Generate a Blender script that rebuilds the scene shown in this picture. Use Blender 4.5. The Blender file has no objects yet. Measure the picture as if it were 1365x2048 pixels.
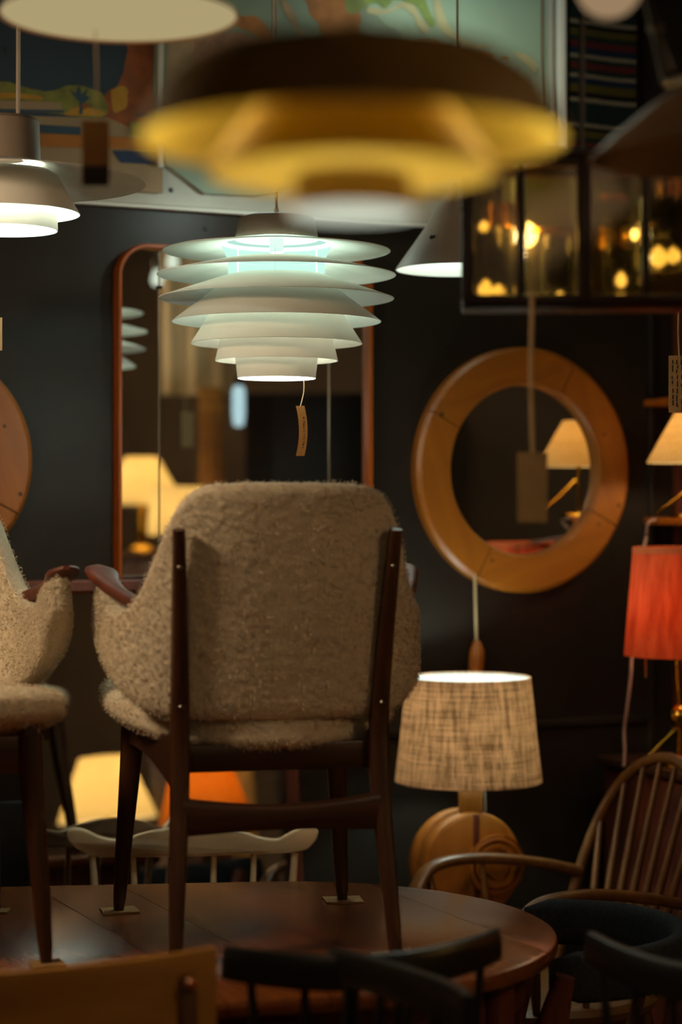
import bpy, bmesh, math, random
from mathutils import Vector, Matrix, noise
from math import sin, cos, pi, radians, sqrt

random.seed(7)
SC = bpy.context.scene
COL = SC.collection

# ------------------------------------------------------------------ camera, world, exposure
F = 4100.0            # focal length in pixels of the 1365 x 2048 frame
EYE = 1.463
HOR = 1010.0
cam_d = bpy.data.cameras.new('camera')
cam = bpy.data.objects.new('camera', cam_d)
COL.objects.link(cam)
cam.location = (0, 0, EYE)
cam.rotation_euler = (pi / 2, 0, 0)
cam_d.sensor_fit = 'VERTICAL'
cam_d.sensor_height = 36.0
cam_d.sensor_width = 24.0
cam_d.lens = F / 2048 * 36
cam_d.shift_y = -(1024 - HOR) / 2048
cam_d.clip_start = 0.05
cam_d.dof.use_dof = True
cam_d.dof.focus_distance = 3.82
cam_d.dof.aperture_fstop = cam_d.lens / 1000 / 0.038
SC.camera = cam

w = bpy.data.worlds.new('world')
SC.world = w
w.use_nodes = True
w.node_tree.nodes['Background'].inputs[0].default_value = (1.0, 0.72, 0.42, 1)
w.node_tree.nodes['Background'].inputs[1].default_value = 0.02
SC.view_settings.view_transform = 'Standard'
SC.view_settings.look = 'None'
SC.view_settings.gamma = 1
SC.view_settings.use_curve_mapping = False
SC.view_settings.exposure = 0.0
SC.cycles.max_bounces = 8
SC.cycles.diffuse_bounces = 4
SC.cycles.glossy_bounces = 4
SC.cycles.transmission_bounces = 7
SC.cycles.use_adaptive_sampling = True
SC.cycles.adaptive_threshold = 0.05
SC.cycles.adaptive_min_samples = 16
SC.cycles.transparent_max_bounces = 8
SC.cycles.sample_clamp_indirect = 4
SC.cycles.caustics_refractive = False
SC.cycles.caustics_reflective = False

WARM = (1.0, 0.70, 0.42)
AMBER = (1.0, 0.55, 0.20)
COOL = (0.80, 1.0, 0.91)


def P(px, py, d):
    """a point of the room seen at photo pixel (px, py) at the distance d in front of the camera"""
    return Vector(((px - 682) * d / F, d, EYE - (py - HOR) * d / F))


# ------------------------------------------------------------------ materials
def lin(h):
    h = h.lstrip('#')
    c = [int(h[i:i + 2], 16) / 255 for i in (0, 2, 4)]
    return tuple((x / 12.92 if x < 0.04045 else ((x + 0.055) / 1.055) ** 2.4) for x in c) + (1.0,)


def newmat(name):
    m = bpy.data.materials.new(name)
    m.use_nodes = True
    nt = m.node_tree
    b = nt.nodes['Principled BSDF']
    return m, nt, b


def c4(c):
    return lin(c) if isinstance(c, str) else (tuple(c) + (1.0,))[:4]


def paint(name, col, rough=0.5, metal=0.0, var=0.12, scale=20.0, bump=0.0, spec=0.5):
    m, nt, b = newmat(name)
    col = c4(col)
    tc = nt.nodes.new('ShaderNodeTexCoord')
    n = nt.nodes.new('ShaderNodeTexNoise')
    n.inputs['Scale'].default_value = scale
    n.inputs['Detail'].default_value = 4
    nt.links.new(tc.outputs['Object'], n.inputs['Vector'])
    r = nt.nodes.new('ShaderNodeValToRGB')
    r.color_ramp.elements[0].position = 0.3
    r.color_ramp.elements[1].position = 0.7
    r.color_ramp.elements[0].color = tuple(x * (1 - var) for x in col[:3]) + (1,)
    r.color_ramp.elements[1].color = tuple(min(1, x * (1 + var)) for x in col[:3]) + (1,)
    nt.links.new(n.outputs[0], r.inputs[0])
    nt.links.new(r.outputs[0], b.inputs['Base Color'])
    b.inputs['Roughness'].default_value = rough
    b.inputs['Metallic'].default_value = metal
    b.inputs['Specular IOR Level'].default_value = spec
    if bump:
        bp = nt.nodes.new('ShaderNodeBump')
        bp.inputs['Strength'].default_value = bump
        bp.inputs['Distance'].default_value = 0.002
        nt.links.new(n.outputs[0], bp.inputs['Height'])
        nt.links.new(bp.outputs[0], b.inputs['Normal'])
    return m


def wood(name, dark, light, axis=0, scale=1.0, rough=0.4, rot=0.0, spec=0.5):
    m, nt, b = newmat(name)
    tc = nt.nodes.new('ShaderNodeTexCoord')
    r0 = nt.nodes.new('ShaderNodeMapping')
    r0.inputs['Rotation'].default_value = (0, 0, rot)
    nt.links.new(tc.outputs['Object'], r0.inputs[0])
    mp = nt.nodes.new('ShaderNodeMapping')
    s = [55 * scale] * 3
    s[axis] = 3.0 * scale
    mp.inputs['Scale'].default_value = s
    nt.links.new(r0.outputs[0], mp.inputs[0])
    n = nt.nodes.new('ShaderNodeTexNoise')
    n.inputs['Scale'].default_value = 1.0
    n.inputs['Detail'].default_value = 6
    n.inputs['Roughness'].default_value = 0.65
    n.inputs['Distortion'].default_value = 0.6
    nt.links.new(mp.outputs[0], n.inputs['Vector'])
    mp2 = nt.nodes.new('ShaderNodeMapping')
    s2 = [9 * scale] * 3
    s2[axis] = 1.2 * scale
    mp2.inputs['Scale'].default_value = s2
    nt.links.new(r0.outputs[0], mp2.inputs[0])
    n2 = nt.nodes.new('ShaderNodeTexNoise')
    n2.inputs['Scale'].default_value = 1.0
    n2.inputs['Detail'].default_value = 3
    nt.links.new(mp2.outputs[0], n2.inputs['Vector'])
    mx = nt.nodes.new('ShaderNodeMix')
    mx.data_type = 'FLOAT'
    mx.inputs[0].default_value = 0.45
    nt.links.new(n.outputs[0], mx.inputs[2])
    nt.links.new(n2.outputs[0], mx.inputs[3])
    r = nt.nodes.new('ShaderNodeValToRGB')
    r.color_ramp.elements[0].position = 0.33
    r.color_ramp.elements[1].position = 0.66
    r.color_ramp.elements[0].color = c4(dark)
    r.color_ramp.elements[1].color = c4(light)
    nt.links.new(mx.outputs[0], r.inputs[0])
    nt.links.new(r.outputs[0], b.inputs['Base Color'])
    b.inputs['Roughness'].default_value = rough
    b.inputs['Specular IOR Level'].default_value = spec
    bp = nt.nodes.new('ShaderNodeBump')
    bp.inputs['Strength'].default_value = 0.12
    bp.inputs['Distance'].default_value = 0.001
    nt.links.new(n.outputs[0], bp.inputs['Height'])
    nt.links.new(bp.outputs[0], b.inputs['Normal'])
    return m


def cloth_shade(name, col, col2, trans=0.5, weave=True):
    """a fabric lampshade that lets the lamp's light through"""
    m = bpy.data.materials.new(name)
    m.use_nodes = True
    nt = m.node_tree
    nt.nodes.clear()
    out = nt.nodes.new('ShaderNodeOutputMaterial')
    tc = nt.nodes.new('ShaderNodeTexCoord')
    fac = None
    for sc in ((120, 120, 7), (8, 8, 170)):
        mp = nt.nodes.new('ShaderNodeMapping')
        mp.inputs['Scale'].default_value = sc if weave else (45, 45, 5)
        nt.links.new(tc.outputs['Object'], mp.inputs[0])
        n = nt.nodes.new('ShaderNodeTexNoise')
        n.inputs['Scale'].default_value = 1.0
        n.inputs['Detail'].default_value = 5
        n.inputs['Roughness'].default_value = 0.7
        nt.links.new(mp.outputs[0], n.inputs['Vector'])
        if fac is None:
            fac = n
        else:
            mx = nt.nodes.new('ShaderNodeMix')
            mx.data_type = 'FLOAT'
            mx.inputs[0].default_value = 0.42
            nt.links.new(fac.outputs[0], mx.inputs[2])
            nt.links.new(n.outputs[0], mx.inputs[3])
            fac = mx
    r = nt.nodes.new('ShaderNodeValToRGB')
    r.color_ramp.elements[0].position = 0.39
    r.color_ramp.elements[1].position = 0.57
    r.color_ramp.elements[0].color = c4(col2)
    r.color_ramp.elements[1].color = c4(col)
    nt.links.new(fac.outputs[0], r.inputs[0])
    d = nt.nodes.new('ShaderNodeBsdfDiffuse')
    t = nt.nodes.new('ShaderNodeBsdfTranslucent')
    nt.links.new(r.outputs[0], d.inputs[0])
    nt.links.new(r.outputs[0], t.inputs[0])
    ms = nt.nodes.new('ShaderNodeMixShader')
    ms.inputs[0].default_value = trans
    nt.links.new(d.outputs[0], ms.inputs[1])
    nt.links.new(t.outputs[0], ms.inputs[2])
    nt.links.new(ms.outputs[0], out.inputs[0])
    return m


def glow(name, col, strength):
    m = bpy.data.materials.new(name)
    m.use_nodes = True
    nt = m.node_tree
    nt.nodes.clear()
    out = nt.nodes.new('ShaderNodeOutputMaterial')
    e = nt.nodes.new('ShaderNodeEmission')
    e.inputs[0].default_value = c4(col)
    e.inputs[1].default_value = strength
    nt.links.new(e.outputs[0], out.inputs[0])
    return m


def opal(name, col, strength, clear=0.5):
    """semi-clear opal glass of a lit lamp"""
    m = glow(name, col, strength)
    nt = m.node_tree
    e = [n for n in nt.nodes if n.type == 'EMISSION'][0]
    out = [n for n in nt.nodes if n.type == 'OUTPUT_MATERIAL'][0]
    t = nt.nodes.new('ShaderNodeBsdfTransparent')
    mx = nt.nodes.new('ShaderNodeMixShader')
    mx.inputs[0].default_value = clear
    nt.links.new(e.outputs[0], mx.inputs[1])
    nt.links.new(t.outputs[0], mx.inputs[2])
    nt.links.new(mx.outputs[0], out.inputs[0])
    return m


def glass(name, col, rough=0.05):
    m, nt, b = newmat(name)
    b.inputs['Base Color'].default_value = c4(col)
    b.inputs['Roughness'].default_value = rough
    b.inputs['Transmission Weight'].default_value = 1.0
    b.inputs['IOR'].default_value = 1.35
    return m


def stripes(name, z0, z1, stops):
    """woven stripes over the local height z0..z1; stops = [(fraction, colour), ...]"""
    m, nt, b = newmat(name)
    tc = nt.nodes.new('ShaderNodeTexCoord')
    sx = nt.nodes.new('ShaderNodeSeparateXYZ')
    nt.links.new(tc.outputs['Object'], sx.inputs[0])
    n = nt.nodes.new('ShaderNodeTexNoise')
    n.inputs['Scale'].default_value = 45
    nt.links.new(tc.outputs['Object'], n.inputs['Vector'])
    a = nt.nodes.new('ShaderNodeMath')
    a.operation = 'MULTIPLY_ADD'
    a.inputs[1].default_value = 0.004
    nt.links.new(n.outputs[0], a.inputs[0])
    nt.links.new(sx.outputs['Z'], a.inputs[2])
    mr = nt.nodes.new('ShaderNodeMapRange')
    mr.inputs[1].default_value = z1
    mr.inputs[2].default_value = z0
    nt.links.new(a.outputs[0], mr.inputs[0])
    r = nt.nodes.new('ShaderNodeValToRGB')
    cr = r.color_ramp
    cr.interpolation = 'CONSTANT'
    cr.elements[0].position = stops[0][0]
    cr.elements[0].color = c4(stops[0][1])
    cr.elements.remove(cr.elements[1])
    for f, c in stops[1:32]:
        e = cr.elements.new(f)
        e.color = c4(c)
    nt.links.new(mr.outputs[0], r.inputs[0])
    nt.links.new(r.outputs[0], b.inputs['Base Color'])
    b.inputs['Roughness'].default_value = 0.95
    b.inputs['Specular IOR Level'].default_value = 0.1
    return m


M = {}
M['wall'] = paint('dark_wall_paint', '#231b14', 0.45, var=0.15, scale=6, bump=0.1, spec=0.3)
M['white_wall'] = paint('white_wall_paint', '#b9b4a6', 0.5, var=0.06, scale=8)
M['beige_wall'] = paint('beige_plaster', '#5e5140', 0.8, var=0.12, scale=4)
M['brown_wall'] = paint('brown_plaster', '#3a2c20', 0.8, var=0.15, scale=4)
M['floor'] = wood('oak_floor', '#4c3420', '#7a5a38', 1, 0.6, 0.45)
M['teak'] = wood('teak', '#26140a', '#4d2a12', 2, 1.0, 0.38)
M['teak_x'] = wood('teak_rail', '#26140a', '#4d2a12', 0, 1.0, 0.38)
M['teak_red'] = wood('red_teak', '#3c180b', '#6a2c12', 2, 1.0, 0.5)
M['table'] = wood('table_teak', '#53290e', '#85491e', 0, 0.55, 0.27, rot=radians(65), spec=0.5)
M['pine'] = wood('honey_pine', '#82430a', '#a86014', 0, 0.35, 0.42)
M['lampwood'] = wood('turned_pine', '#8a4a14', '#b06a22', 2, 0.4, 0.38)
M['orange_frame'] = wood('orange_teak', '#8a3c08', '#b2560f', 2, 0.7, 0.35)
M['elm'] = wood('elm', '#4c2d0f', '#75491c', 2, 0.9, 0.4)
M['elm_x'] = wood('elm_seat', '#4c2d0f', '#75491c', 0, 0.9, 0.4)
M['ply'] = wood('blond_plywood', '#8a5e24', '#b07c34', 0, 0.5, 0.45)
M['oak_mark'] = paint('knot_brown', '#3a1d08', 0.6)
M['black'] = paint('black_lacquer', '#13110f', 0.34, var=0.2)
M['leather'] = paint('black_leather', '#0e0f0d', 0.45, bump=0.3, scale=90)
M['white_lacquer'] = paint('white_lacquer', '#e0c29c', 0.3, var=0.03)
M['shade_white'] = paint('white_enamel', '#e8e4da', 0.7, var=0.02, spec=0.2)
M['cream'] = paint('cream_enamel', '#d8cba8', 0.5, var=0.03)
M['cap'] = paint('grey_beige_enamel', '#8c7b6b', 0.5, var=0.04)
M['ochre'] = paint('ochre_enamel', '#d6bf62', 0.35, var=0.05)
M['ochre_top'] = paint('brown_gold_enamel', '#8a6a2e', 0.4, var=0.08)
M['ochre_mid'] = paint('shaded_ochre_enamel', '#c29a2c', 0.85, var=0.05)  # deeper than the lining: weaker light on the middle shade put into the colour
M['brown_enamel'] = paint('brown_enamel', '#6b5138', 0.45, var=0.08)
M['brass'] = paint('brass', '#b98b2e', 0.22, 1.0, var=0.1)
M['steel'] = paint('steel', '#8a8378', 0.3, 1.0)
M['dark_metal'] = paint('dark_metal', '#1d1a16', 0.4, 0.6)
M['cardboard'] = paint('cardboard', '#8a6a42', 0.9, var=0.15, scale=60)
M['tag'] = paint('kraft_tag', '#9c6c36', 0.85, var=0.08, scale=40)
M['tag_pale'] = paint('pale_tag', '#a8895e', 0.85, var=0.08, scale=40)
M['ink'] = paint('ink', '#241a10', 0.8)
M['string'] = paint('string', '#a98d66', 0.9)
M['cord'] = paint('white_cord', '#b8a794', 0.6)
M['blue_wool'] = paint('blue_grey_wool', '#2b2d30', 0.95, var=0.25, scale=140, bump=0.4, spec=0.1)
M['boucle'] = paint('boucle', '#d6c6ad', 0.95, var=0.10, scale=170, bump=0.35, spec=0.1)
M['linen'] = cloth_shade('slub_linen', (0.84, 0.54, 0.35), (0.36, 0.21, 0.13), 0.70)
M['red_cloth'] = cloth_shade('red_shantung', (0.78, 0.20, 0.07), (0.62, 0.12, 0.04), 0.55, weave=False)
M['parchment'] = cloth_shade('parchment', (0.75, 0.56, 0.30), (0.66, 0.47, 0.22), 0.55)
M['cream_cloth'] = cloth_shade('cream_cloth', (0.88, 0.76, 0.48), (0.84, 0.70, 0.42), 0.6)
M['orange_cloth'] = cloth_shade('orange_cloth', (0.85, 0.44, 0.09), (0.74, 0.33, 0.05), 0.5)
M['mirror'] = paint('silvered_glass', (0.80, 0.79, 0.76), 0.012, 1.0, var=0.0)
M['amber_glass'] = glass('amber_glass', (0.80, 0.58, 0.22), 0.20)
M['clear_glass'] = glass('clear_glass', (0.95, 0.95, 0.80), 0.03)
M['bulb_cool'] = opal('cool_bulb', (0.75, 1.0, 0.92), 6, .6)
M['bulb_warm'] = opal('warm_bulb', (1.0, 0.62, 0.22), 9, .6)
M['candle'] = glow('candle_bulb', (1.0, 0.66, 0.24), 2.2)
M['opal_warm'] = glow('opal_diffuser', (1.0, 0.80, 0.40), 0.42)
M['opal_white'] = glow('white_diffuser', (0.92, 1.0, 0.80), 0.70)


# ------------------------------------------------------------------ object helpers
def link(o, parent=None):
    COL.objects.link(o)
    if parent is not None:
        o.parent = parent
    return o


def tag(o, label, cat, group=None, kind=None):
    o['label'] = label
    if cat:
        o['category'] = cat
    if group:
        o['group'] = group
    if kind:
        o['kind'] = kind
    return o


def thing(name, label, cat, loc=(0, 0, 0), rz=0.0, group=None, rx=0.0):
    o = bpy.data.objects.new(name, None)
    o.empty_display_size = 0.05
    o.location = loc
    o.rotation_euler = (rx, 0, rz)
    link(o)
    return tag(o, label, cat, group)


def mob(name, vf, mat, parent=None, smooth=True, angle=38):
    me = bpy.data.meshes.new(name)
    me.from_pydata([tuple(v) for v in vf[0]], [], vf[1])
    me.validate()
    if smooth:
        me.polygons.foreach_set('use_smooth', [True] * len(me.polygons))
        me.set_sharp_from_angle(angle=radians(angle))
    me.materials.append(M[mat] if isinstance(mat, str) else mat)
    o = bpy.data.objects.new(name, me)
    return link(o, parent)


def copy_tree(o, parent=None):
    c = o.copy()
    COL.objects.link(c)
    c.parent = parent
    for ch in list(o.children):
        copy_tree(ch, c)
    return c


def join(*vfs):
    V, Fc = [], []
    for v, f in vfs:
        k = len(V)
        V += list(v)
        Fc += [tuple(i + k for i in q) for q in f]
    return V, Fc


def xf(vf, m):
    return [m @ Vector(v) for v in vf[0]], vf[1]


def move(vf, x=0, y=0, z=0):
    return [Vector(v) + Vector((x, y, z)) for v in vf[0]], vf[1]


def rotv(vf, a, axis='Z', at=(0, 0, 0)):
    m = Matrix.Translation(at) @ Matrix.Rotation(a, 4, axis) @ Matrix.Translation(-Vector(at))
    return xf(vf, m)


def box(sx, sy, sz, c=(0, 0, 0), bevel=0.002, seg=2):
    bm = bmesh.new()
    bmesh.ops.create_cube(bm, size=1)
    for v in bm.verts:
        v.co = Vector((v.co.x * sx, v.co.y * sy, v.co.z * sz))
    bv = min(bevel, 0.45 * min(sx, sy, sz))
    if bv > 0:
        bmesh.ops.bevel(bm, geom=bm.edges[:], offset=bv, segments=seg, affect='EDGES', profile=0.5)
    bm.verts.index_update()
    V = [v.co + Vector(c) for v in bm.verts]
    Fc = [tuple(v.index for v in f.verts) for f in bm.faces]
    bm.free()
    return V, Fc


def bar(a, b, wd, th, up=(0, 0, 1), bevel=0.003):
    """a straight bevelled bar from a to b"""
    a, b = Vector(a), Vector(b)
    t = (b - a)
    L = t.length
    t.normalize()
    s = t.cross(Vector(up)).normalized()
    u = s.cross(t)
    m = Matrix((s, t, u)).transposed().to_4x4()
    m.translation = (a + b) / 2
    return xf(box(wd, L, th, bevel=bevel), m)


def lathe(prof, n=64, closed=False):
    V, Fc = [], []
    rings = []
    for r, z in prof:
        if r < 1e-6:
            rings.append([len(V)])
            V.append((0, 0, z))
        else:
            k = len(V)
            rings.append(list(range(k, k + n)))
            for i in range(n):
                a = 2 * pi * i / n
                V.append((r * cos(a), r * sin(a), z))
    m = len(rings)
    for j in range(m if closed else m - 1):
        A, B = rings[j], rings[(j + 1) % m]
        for i in range(n):
            k = (i + 1) % n
            if len(A) == 1 and len(B) == 1:
                continue
            if len(A) == 1:
                Fc.append((A[0], B[k], B[i]))
            elif len(B) == 1:
                Fc.append((A[i], A[k], B[0]))
            else:
                Fc.append((A[i], A[k], B[k], B[i]))
    return V, Fc


def shell(prof, t, n=64):
    """sheet-metal or cloth surface of revolution with thickness t"""
    N = len(prof)
    off = []
    for i in range(N):
        a = Vector(prof[max(0, i - 1)])
        b = Vector(prof[min(N - 1, i + 1)])
        d = (b - a)
        d.normalize()
        off.append((max(1e-4, prof[i][0] - d.y * t) if prof[i][0] > 1e-6 else 0.0, prof[i][1] + d.x * t))
    return lathe(list(prof) + off[::-1], n, closed=prof[0][0] > 1e-6 or True)


def circ(r, n=10):
    return [(r * cos(2 * pi * i / n), r * sin(2 * pi * i / n)) for i in range(n)]


def ell(wd, h, n=14, e=1.0):
    o = []
    for i in range(n):
        a = 2 * pi * i / n
        cx, sy = cos(a), sin(a)
        o.append((wd / 2 * math.copysign(abs(cx) ** e, cx), h / 2 * math.copysign(abs(sy) ** e, sy)))
    return o


def sweep(path, secs, up=(0, 0, 1)):
    path = [Vector(p) for p in path]
    up = Vector(up)
    n = len(path)
    V, Fc = [], []
    same = not isinstance(secs[0][0], (list, tuple))
    for i in range(n):
        t = (path[min(n - 1, i + 1)] - path[max(0, i - 1)]).normalized()
        s = t.cross(up)
        if s.length < 1e-4:
            s = t.cross(Vector((0, 1, 0.01)))
        s.normalize()
        u = s.cross(t)
        sec = secs if same else secs[i]
        for a, b in sec:
            V.append(path[i] + s * a + u * b)
    k = len(secs if same else secs[0])
    for i in range(n - 1):
        for j in range(k):
            q = (j + 1) % k
            Fc.append((i * k + j, i * k + q, (i + 1) * k + q, (i + 1) * k + j))
    Fc.append(tuple(range(k))[::-1])
    Fc.append(tuple((n - 1) * k + j for j in range(k)))
    return V, Fc


def smooth_path(pts, per=8):
    """Catmull-Rom through the points; works for any tuple length"""
    o = []
    n = len(pts)
    dim = len(pts[0])
    for i in range(n - 1):
        p0, p1, p2, p3 = pts[max(0, i - 1)], pts[i], pts[i + 1], pts[min(n - 1, i + 2)]
        for k in range(per):
            t = k / per
            o.append(tuple(0.5 * (2 * p1[d] + (p2[d] - p0[d]) * t + (2 * p0[d] - 5 * p1[d] + 4 * p2[d] - p3[d]) * t * t
                                  + (3 * p1[d] - p0[d] - 3 * p2[d] + p3[d]) * t ** 3) for d in range(dim)))
    o.append(tuple(pts[-1]))
    return o


def tube(pts, r, n=10, per=6):
    """round bar through points; r a number or one per point"""
    rr = r if isinstance(r, (list, tuple)) else [r] * len(pts)
    q = smooth_path([tuple(p) + (k,) for p, k in zip(pts, rr)], per)
    path = [Vector(p[:3]) for p in q]
    d = path[-1] - path[0]
    ax = [abs(d.x), abs(d.y), abs(d.z)]
    up = [(1, 0, 0), (0, 1, 0), (0, 0, 1)][ax.index(min(ax))]
    return sweep(path, [circ(p[3], n) for p in q], up)


def prism(poly, y0, y1, bevel=0.0):
    """outline in (x, z) given depth along y"""
    bm = bmesh.new()
    vs = [bm.verts.new((x, y0, z)) for x, z in poly]
    f = bm.faces.new(vs)
    r = bmesh.ops.extrude_face_region(bm, geom=[f])
    for v in r['geom']:
        if isinstance(v, bmesh.types.BMVert):
            v.co.y = y1
    if bevel:
        es = [e for e in bm.edges if abs(e.verts[0].co.y - e.verts[1].co.y) < 1e-6]
        bmesh.ops.bevel(bm, geom=es, offset=bevel, segments=3, affect='EDGES', profile=0.5)
    bmesh.ops.recalc_face_normals(bm, faces=bm.faces[:])
    bm.verts.index_update()
    V = [v.co.copy() for v in bm.verts]
    Fc = [tuple(v.index for v in f.verts) for f in bm.faces]
    bm.free()
    return V, Fc


def interp(tab, u):
    for i in range(len(tab) - 1):
        a, b = tab[i], tab[i + 1]
        if u <= b[0]:
            t = (u - a[0]) / (b[0] - a[0])
            t = max(0, min(1, t))
            m0 = (tab[i + 1][1] - tab[max(0, i - 1)][1]) / (tab[i + 1][0] - tab[max(0, i - 1)][0])
            j = min(len(tab) - 1, i + 2)
            m1 = (tab[j][1] - tab[i][1]) / (tab[j][0] - tab[i][0])
            h = b[0] - a[0]
            return ((2 * t ** 3 - 3 * t * t + 1) * a[1] + (t ** 3 - 2 * t * t + t) * h * m0
                    + (-2 * t ** 3 + 3 * t * t) * b[1] + (t ** 3 - t * t) * h * m1)
    return tab[-1][1]


def lamp(parent, loc, power, col=WARM, r=0.025, name='lamp_light'):
    d = bpy.data.lights.new(name, 'POINT')
    d.energy = power
    d.color = col
    d.shadow_soft_size = r
    o = bpy.data.objects.new(name, d)
    o.location = loc
    return link(o, parent)


# ------------------------------------------------------------------ the wall with the mirrors
YAW = math.atan2(0.429, 0.903)
T = Vector((cos(YAW), sin(YAW), 0))
N = Vector((sin(YAW), -cos(YAW), 0))
P0 = Vector((-0.435, 4.65, 0))


def on_wall(px, py, out=0.0):
    """(s, z) on the plane 'out' metres in front of the back wall that the photo shows at the pixel"""
    k = (px - 682) / F
    q = P0 + N * out
    s = (k * q.y - q.x) / (T.x - k * T.y)
    d = q.y + s * T.y
    return s, EYE - (py - HOR) * d / F


def W(s, z, out=0.0):
    return P0 + T * s + N * out + Vector((0, 0, z))


def wall_thing(name, label, cat, s, z, out=0.0, group=None, rx=0.0):
    return thing(name, label, cat, W(s, z, out), YAW, group, rx)


def struct(name, vf, mat, parent=None, smooth=False):
    o = mob(name, vf, mat, parent, smooth)
    o['kind'] = 'structure'
    return o


CEIL = 3.1
fl = struct('floor', box(8, 9.6, 0.04, (0, 2.8, -0.022), 0), 'floor')
plank = None
for i in range(22):
    if plank is None:
        plank = mob('plank', box(0.158, 5.5, 0.006, (0, 0, 0), 0.0012, 1), 'floor', fl, False)
        p = plank
    else:
        p = plank.copy()
        COL.objects.link(p)
        p.parent = fl
    p.location = (-1.7 + i * 0.16, 3.0, 0.0)
struct('ceiling', box(8, 9.6, 0.04, (0, 2.8, CEIL + 0.02), 0), 'brown_wall')
wb = struct('wall_back', box(9.0, 0.1, CEIL, (0, 0.05, CEIL / 2), 0), 'wall')
wb.location = P0
wb.rotation_euler = (0, 0, YAW)
struct('wall_right', box(0.1, 9.6, CEIL, (3.05, 2.8, CEIL / 2), 0), 'beige_wall')
struct('wall_left', box(0.1, 9.6, CEIL, (-3.05, 2.8, CEIL / 2), 0), 'brown_wall')
struct('wall_front', box(6.0, 0.1, CEIL, (0, -1.95, CEIL / 2), 0), 'brown_wall')

# white board that runs along the wall under the charts, with its screw heads
tr = bpy.data.objects.new('trim_1', None)
tr.location = P0
tr.rotation_euler = (0, 0, YAW)
link(tr)
tr['kind'] = 'structure'
s0, zb = on_wall(-300, 411, 0.02)
s1, _ = on_wall(1120, 430, 0.02)
_, zb = on_wall(400, 417, 0.02)
_, zt = on_wall(400, 330, 0.02)
struct('board', box(s1 - s0, 0.02, zt - zb, ((s0 + s1) / 2, -0.01, (zt + zb) / 2), 0.003), 'white_wall', tr)
struct('ledge', box(s1 - s0, 0.026, 0.006, ((s0 + s1) / 2, -0.012, zb - 0.004), 0.001), 'shade_white', tr)
for px, py in ((342, 380), (418, 455), (620, 395), (150, 372)):
    s, z = on_wall(px, py, 0.022)
    k = 0.0 if py > 420 else 0.02
    struct('screw_head', move(rotv(lathe([(0, 0.003), (0.004, 0.003), (0.006, 0.0), (0.0, 0.0)], 12), pi / 2, 'X'), s, -k, z),
           'dark_metal', tr)
# sunk panel mouldings of the dark wall on the right
tp = bpy.data.objects.new('trim_2', None)
tp.location = P0
tp.rotation_euler = (0, 0, YAW)
link(tp)
tp['kind'] = 'structure'
sa, za = on_wall(1040, 1450)
sb, _ = on_wall(1300, 1445)
for (x0, x1, z0, z1) in ((sa - 0.9, sb, 0.15, za),):
    for q in (box(x1 - x0, 0.012, 0.02, ((x0 + x1) / 2, -0.006, z1), 0.004), box(x1 - x0, 0.012, 0.02, ((x0 + x1) / 2, -0.006, z0), 0.004),
              box(0.02, 0.012, z1 - z0, (x0, -0.006, (z0 + z1) / 2), 0.004), box(0.02, 0.012, z1 - z0, (x1, -0.006, (z0 + z1) / 2), 0.004)):
        struct('moulding', q, 'wall', tp)
sv, _ = on_wall(1302, 900)
struct('moulding', box(0.016, 0.01, 1.5, (sv, -0.005, 1.55), 0.003), 'wall', tp)


# ------------------------------------------------------------------ charts and textile on the wall
def flat_poly(poly, y, t=0.0006):
    return prism(poly, y, y - t)


def px_poly(pts, out, rough=0.0, per=4, s_off=0.0, z_off=0.0):
    q = [on_wall(a, b, out) for a, b in pts]
    if rough:
        q = smooth_path([(x, z) for x, z in q] + [q[0]], per)[:-1]
        q = [(x + rough * noise.noise(Vector((x * 40, z * 40, 1.3))), z + rough * noise.noise(Vector((x * 40, z * 40, 7.7)))) for x, z in q]
    return [(x - s_off, z - z_off) for x, z in q]


def chart(name, label, x0, x1, y0, y1, out, sheet, prints):
    s0, z0 = on_wall(x0, y1, out)
    s1, z1 = on_wall(x1, y0, out)
    t = wall_thing(name, label, 'wall chart', (s0 + s1) / 2, z0, 0)
    so, zo = (s0 + s1) / 2, z0
    mob('sheet', box(s1 - s0, 0.003, z1 - z0, (0, -out, (z1 - z0) / 2), 0.0005, 1), sheet, t, False)
    lay = 0
    for nm, mat, pts, rough in prints:
        lay += 1
        mob(nm, flat_poly(px_poly(pts, out, rough, 4, so, zo), -out - 0.0014 - 0.00025 * lay), mat, t, False)
    return t, so, zo


M['sea_dark'] = paint('chart_dark_sea', '#25333d', 0.6, var=0.15, scale=5)
M['sheet_cream'] = paint('chart_paper', '#8f7455', 0.7, var=0.1, scale=7)
M['land_rust'] = paint('chart_rust_land', '#82431a', 0.7, var=0.3, scale=22)
M['land_green'] = paint('chart_green_land', '#6f6a2a', 0.7, var=0.3, scale=30)
M['land_yellow'] = paint('chart_yellow_land', '#a9761c', 0.7, var=0.2, scale=25)
M['ink_blue'] = paint('chart_blue_ink', '#2b3f4d', 0.7)
M['ink_orange'] = paint('chart_orange_ink', '#9a5a14', 0.7)
M['navy'] = paint('chart_navy', '#1c2b4a', 0.7)
M['sea_pale'] = paint('chart_pale_sea', '#9fb6a0', 0.6, var=0.08, scale=4)
M['sea_mid'] = paint('chart_grey_sea', '#7d8c78', 0.6, var=0.15, scale=6)
M['land_tan'] = paint('chart_tan_land', '#9c8262', 0.7, var=0.25, scale=24)
M['land_orange'] = paint('chart_orange_land', '#ab6c34', 0.7, var=0.25, scale=24)
M['land_pink'] = paint('chart_pink_land', '#a67a60', 0.7, var=0.3, scale=40)
M['land_pale'] = paint('chart_shelf', '#bdb48c', 0.7, var=0.1, scale=18)
M['land_leaf'] = paint('chart_leaf_land', '#83974f', 0.7, var=0.2, scale=30)

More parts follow.
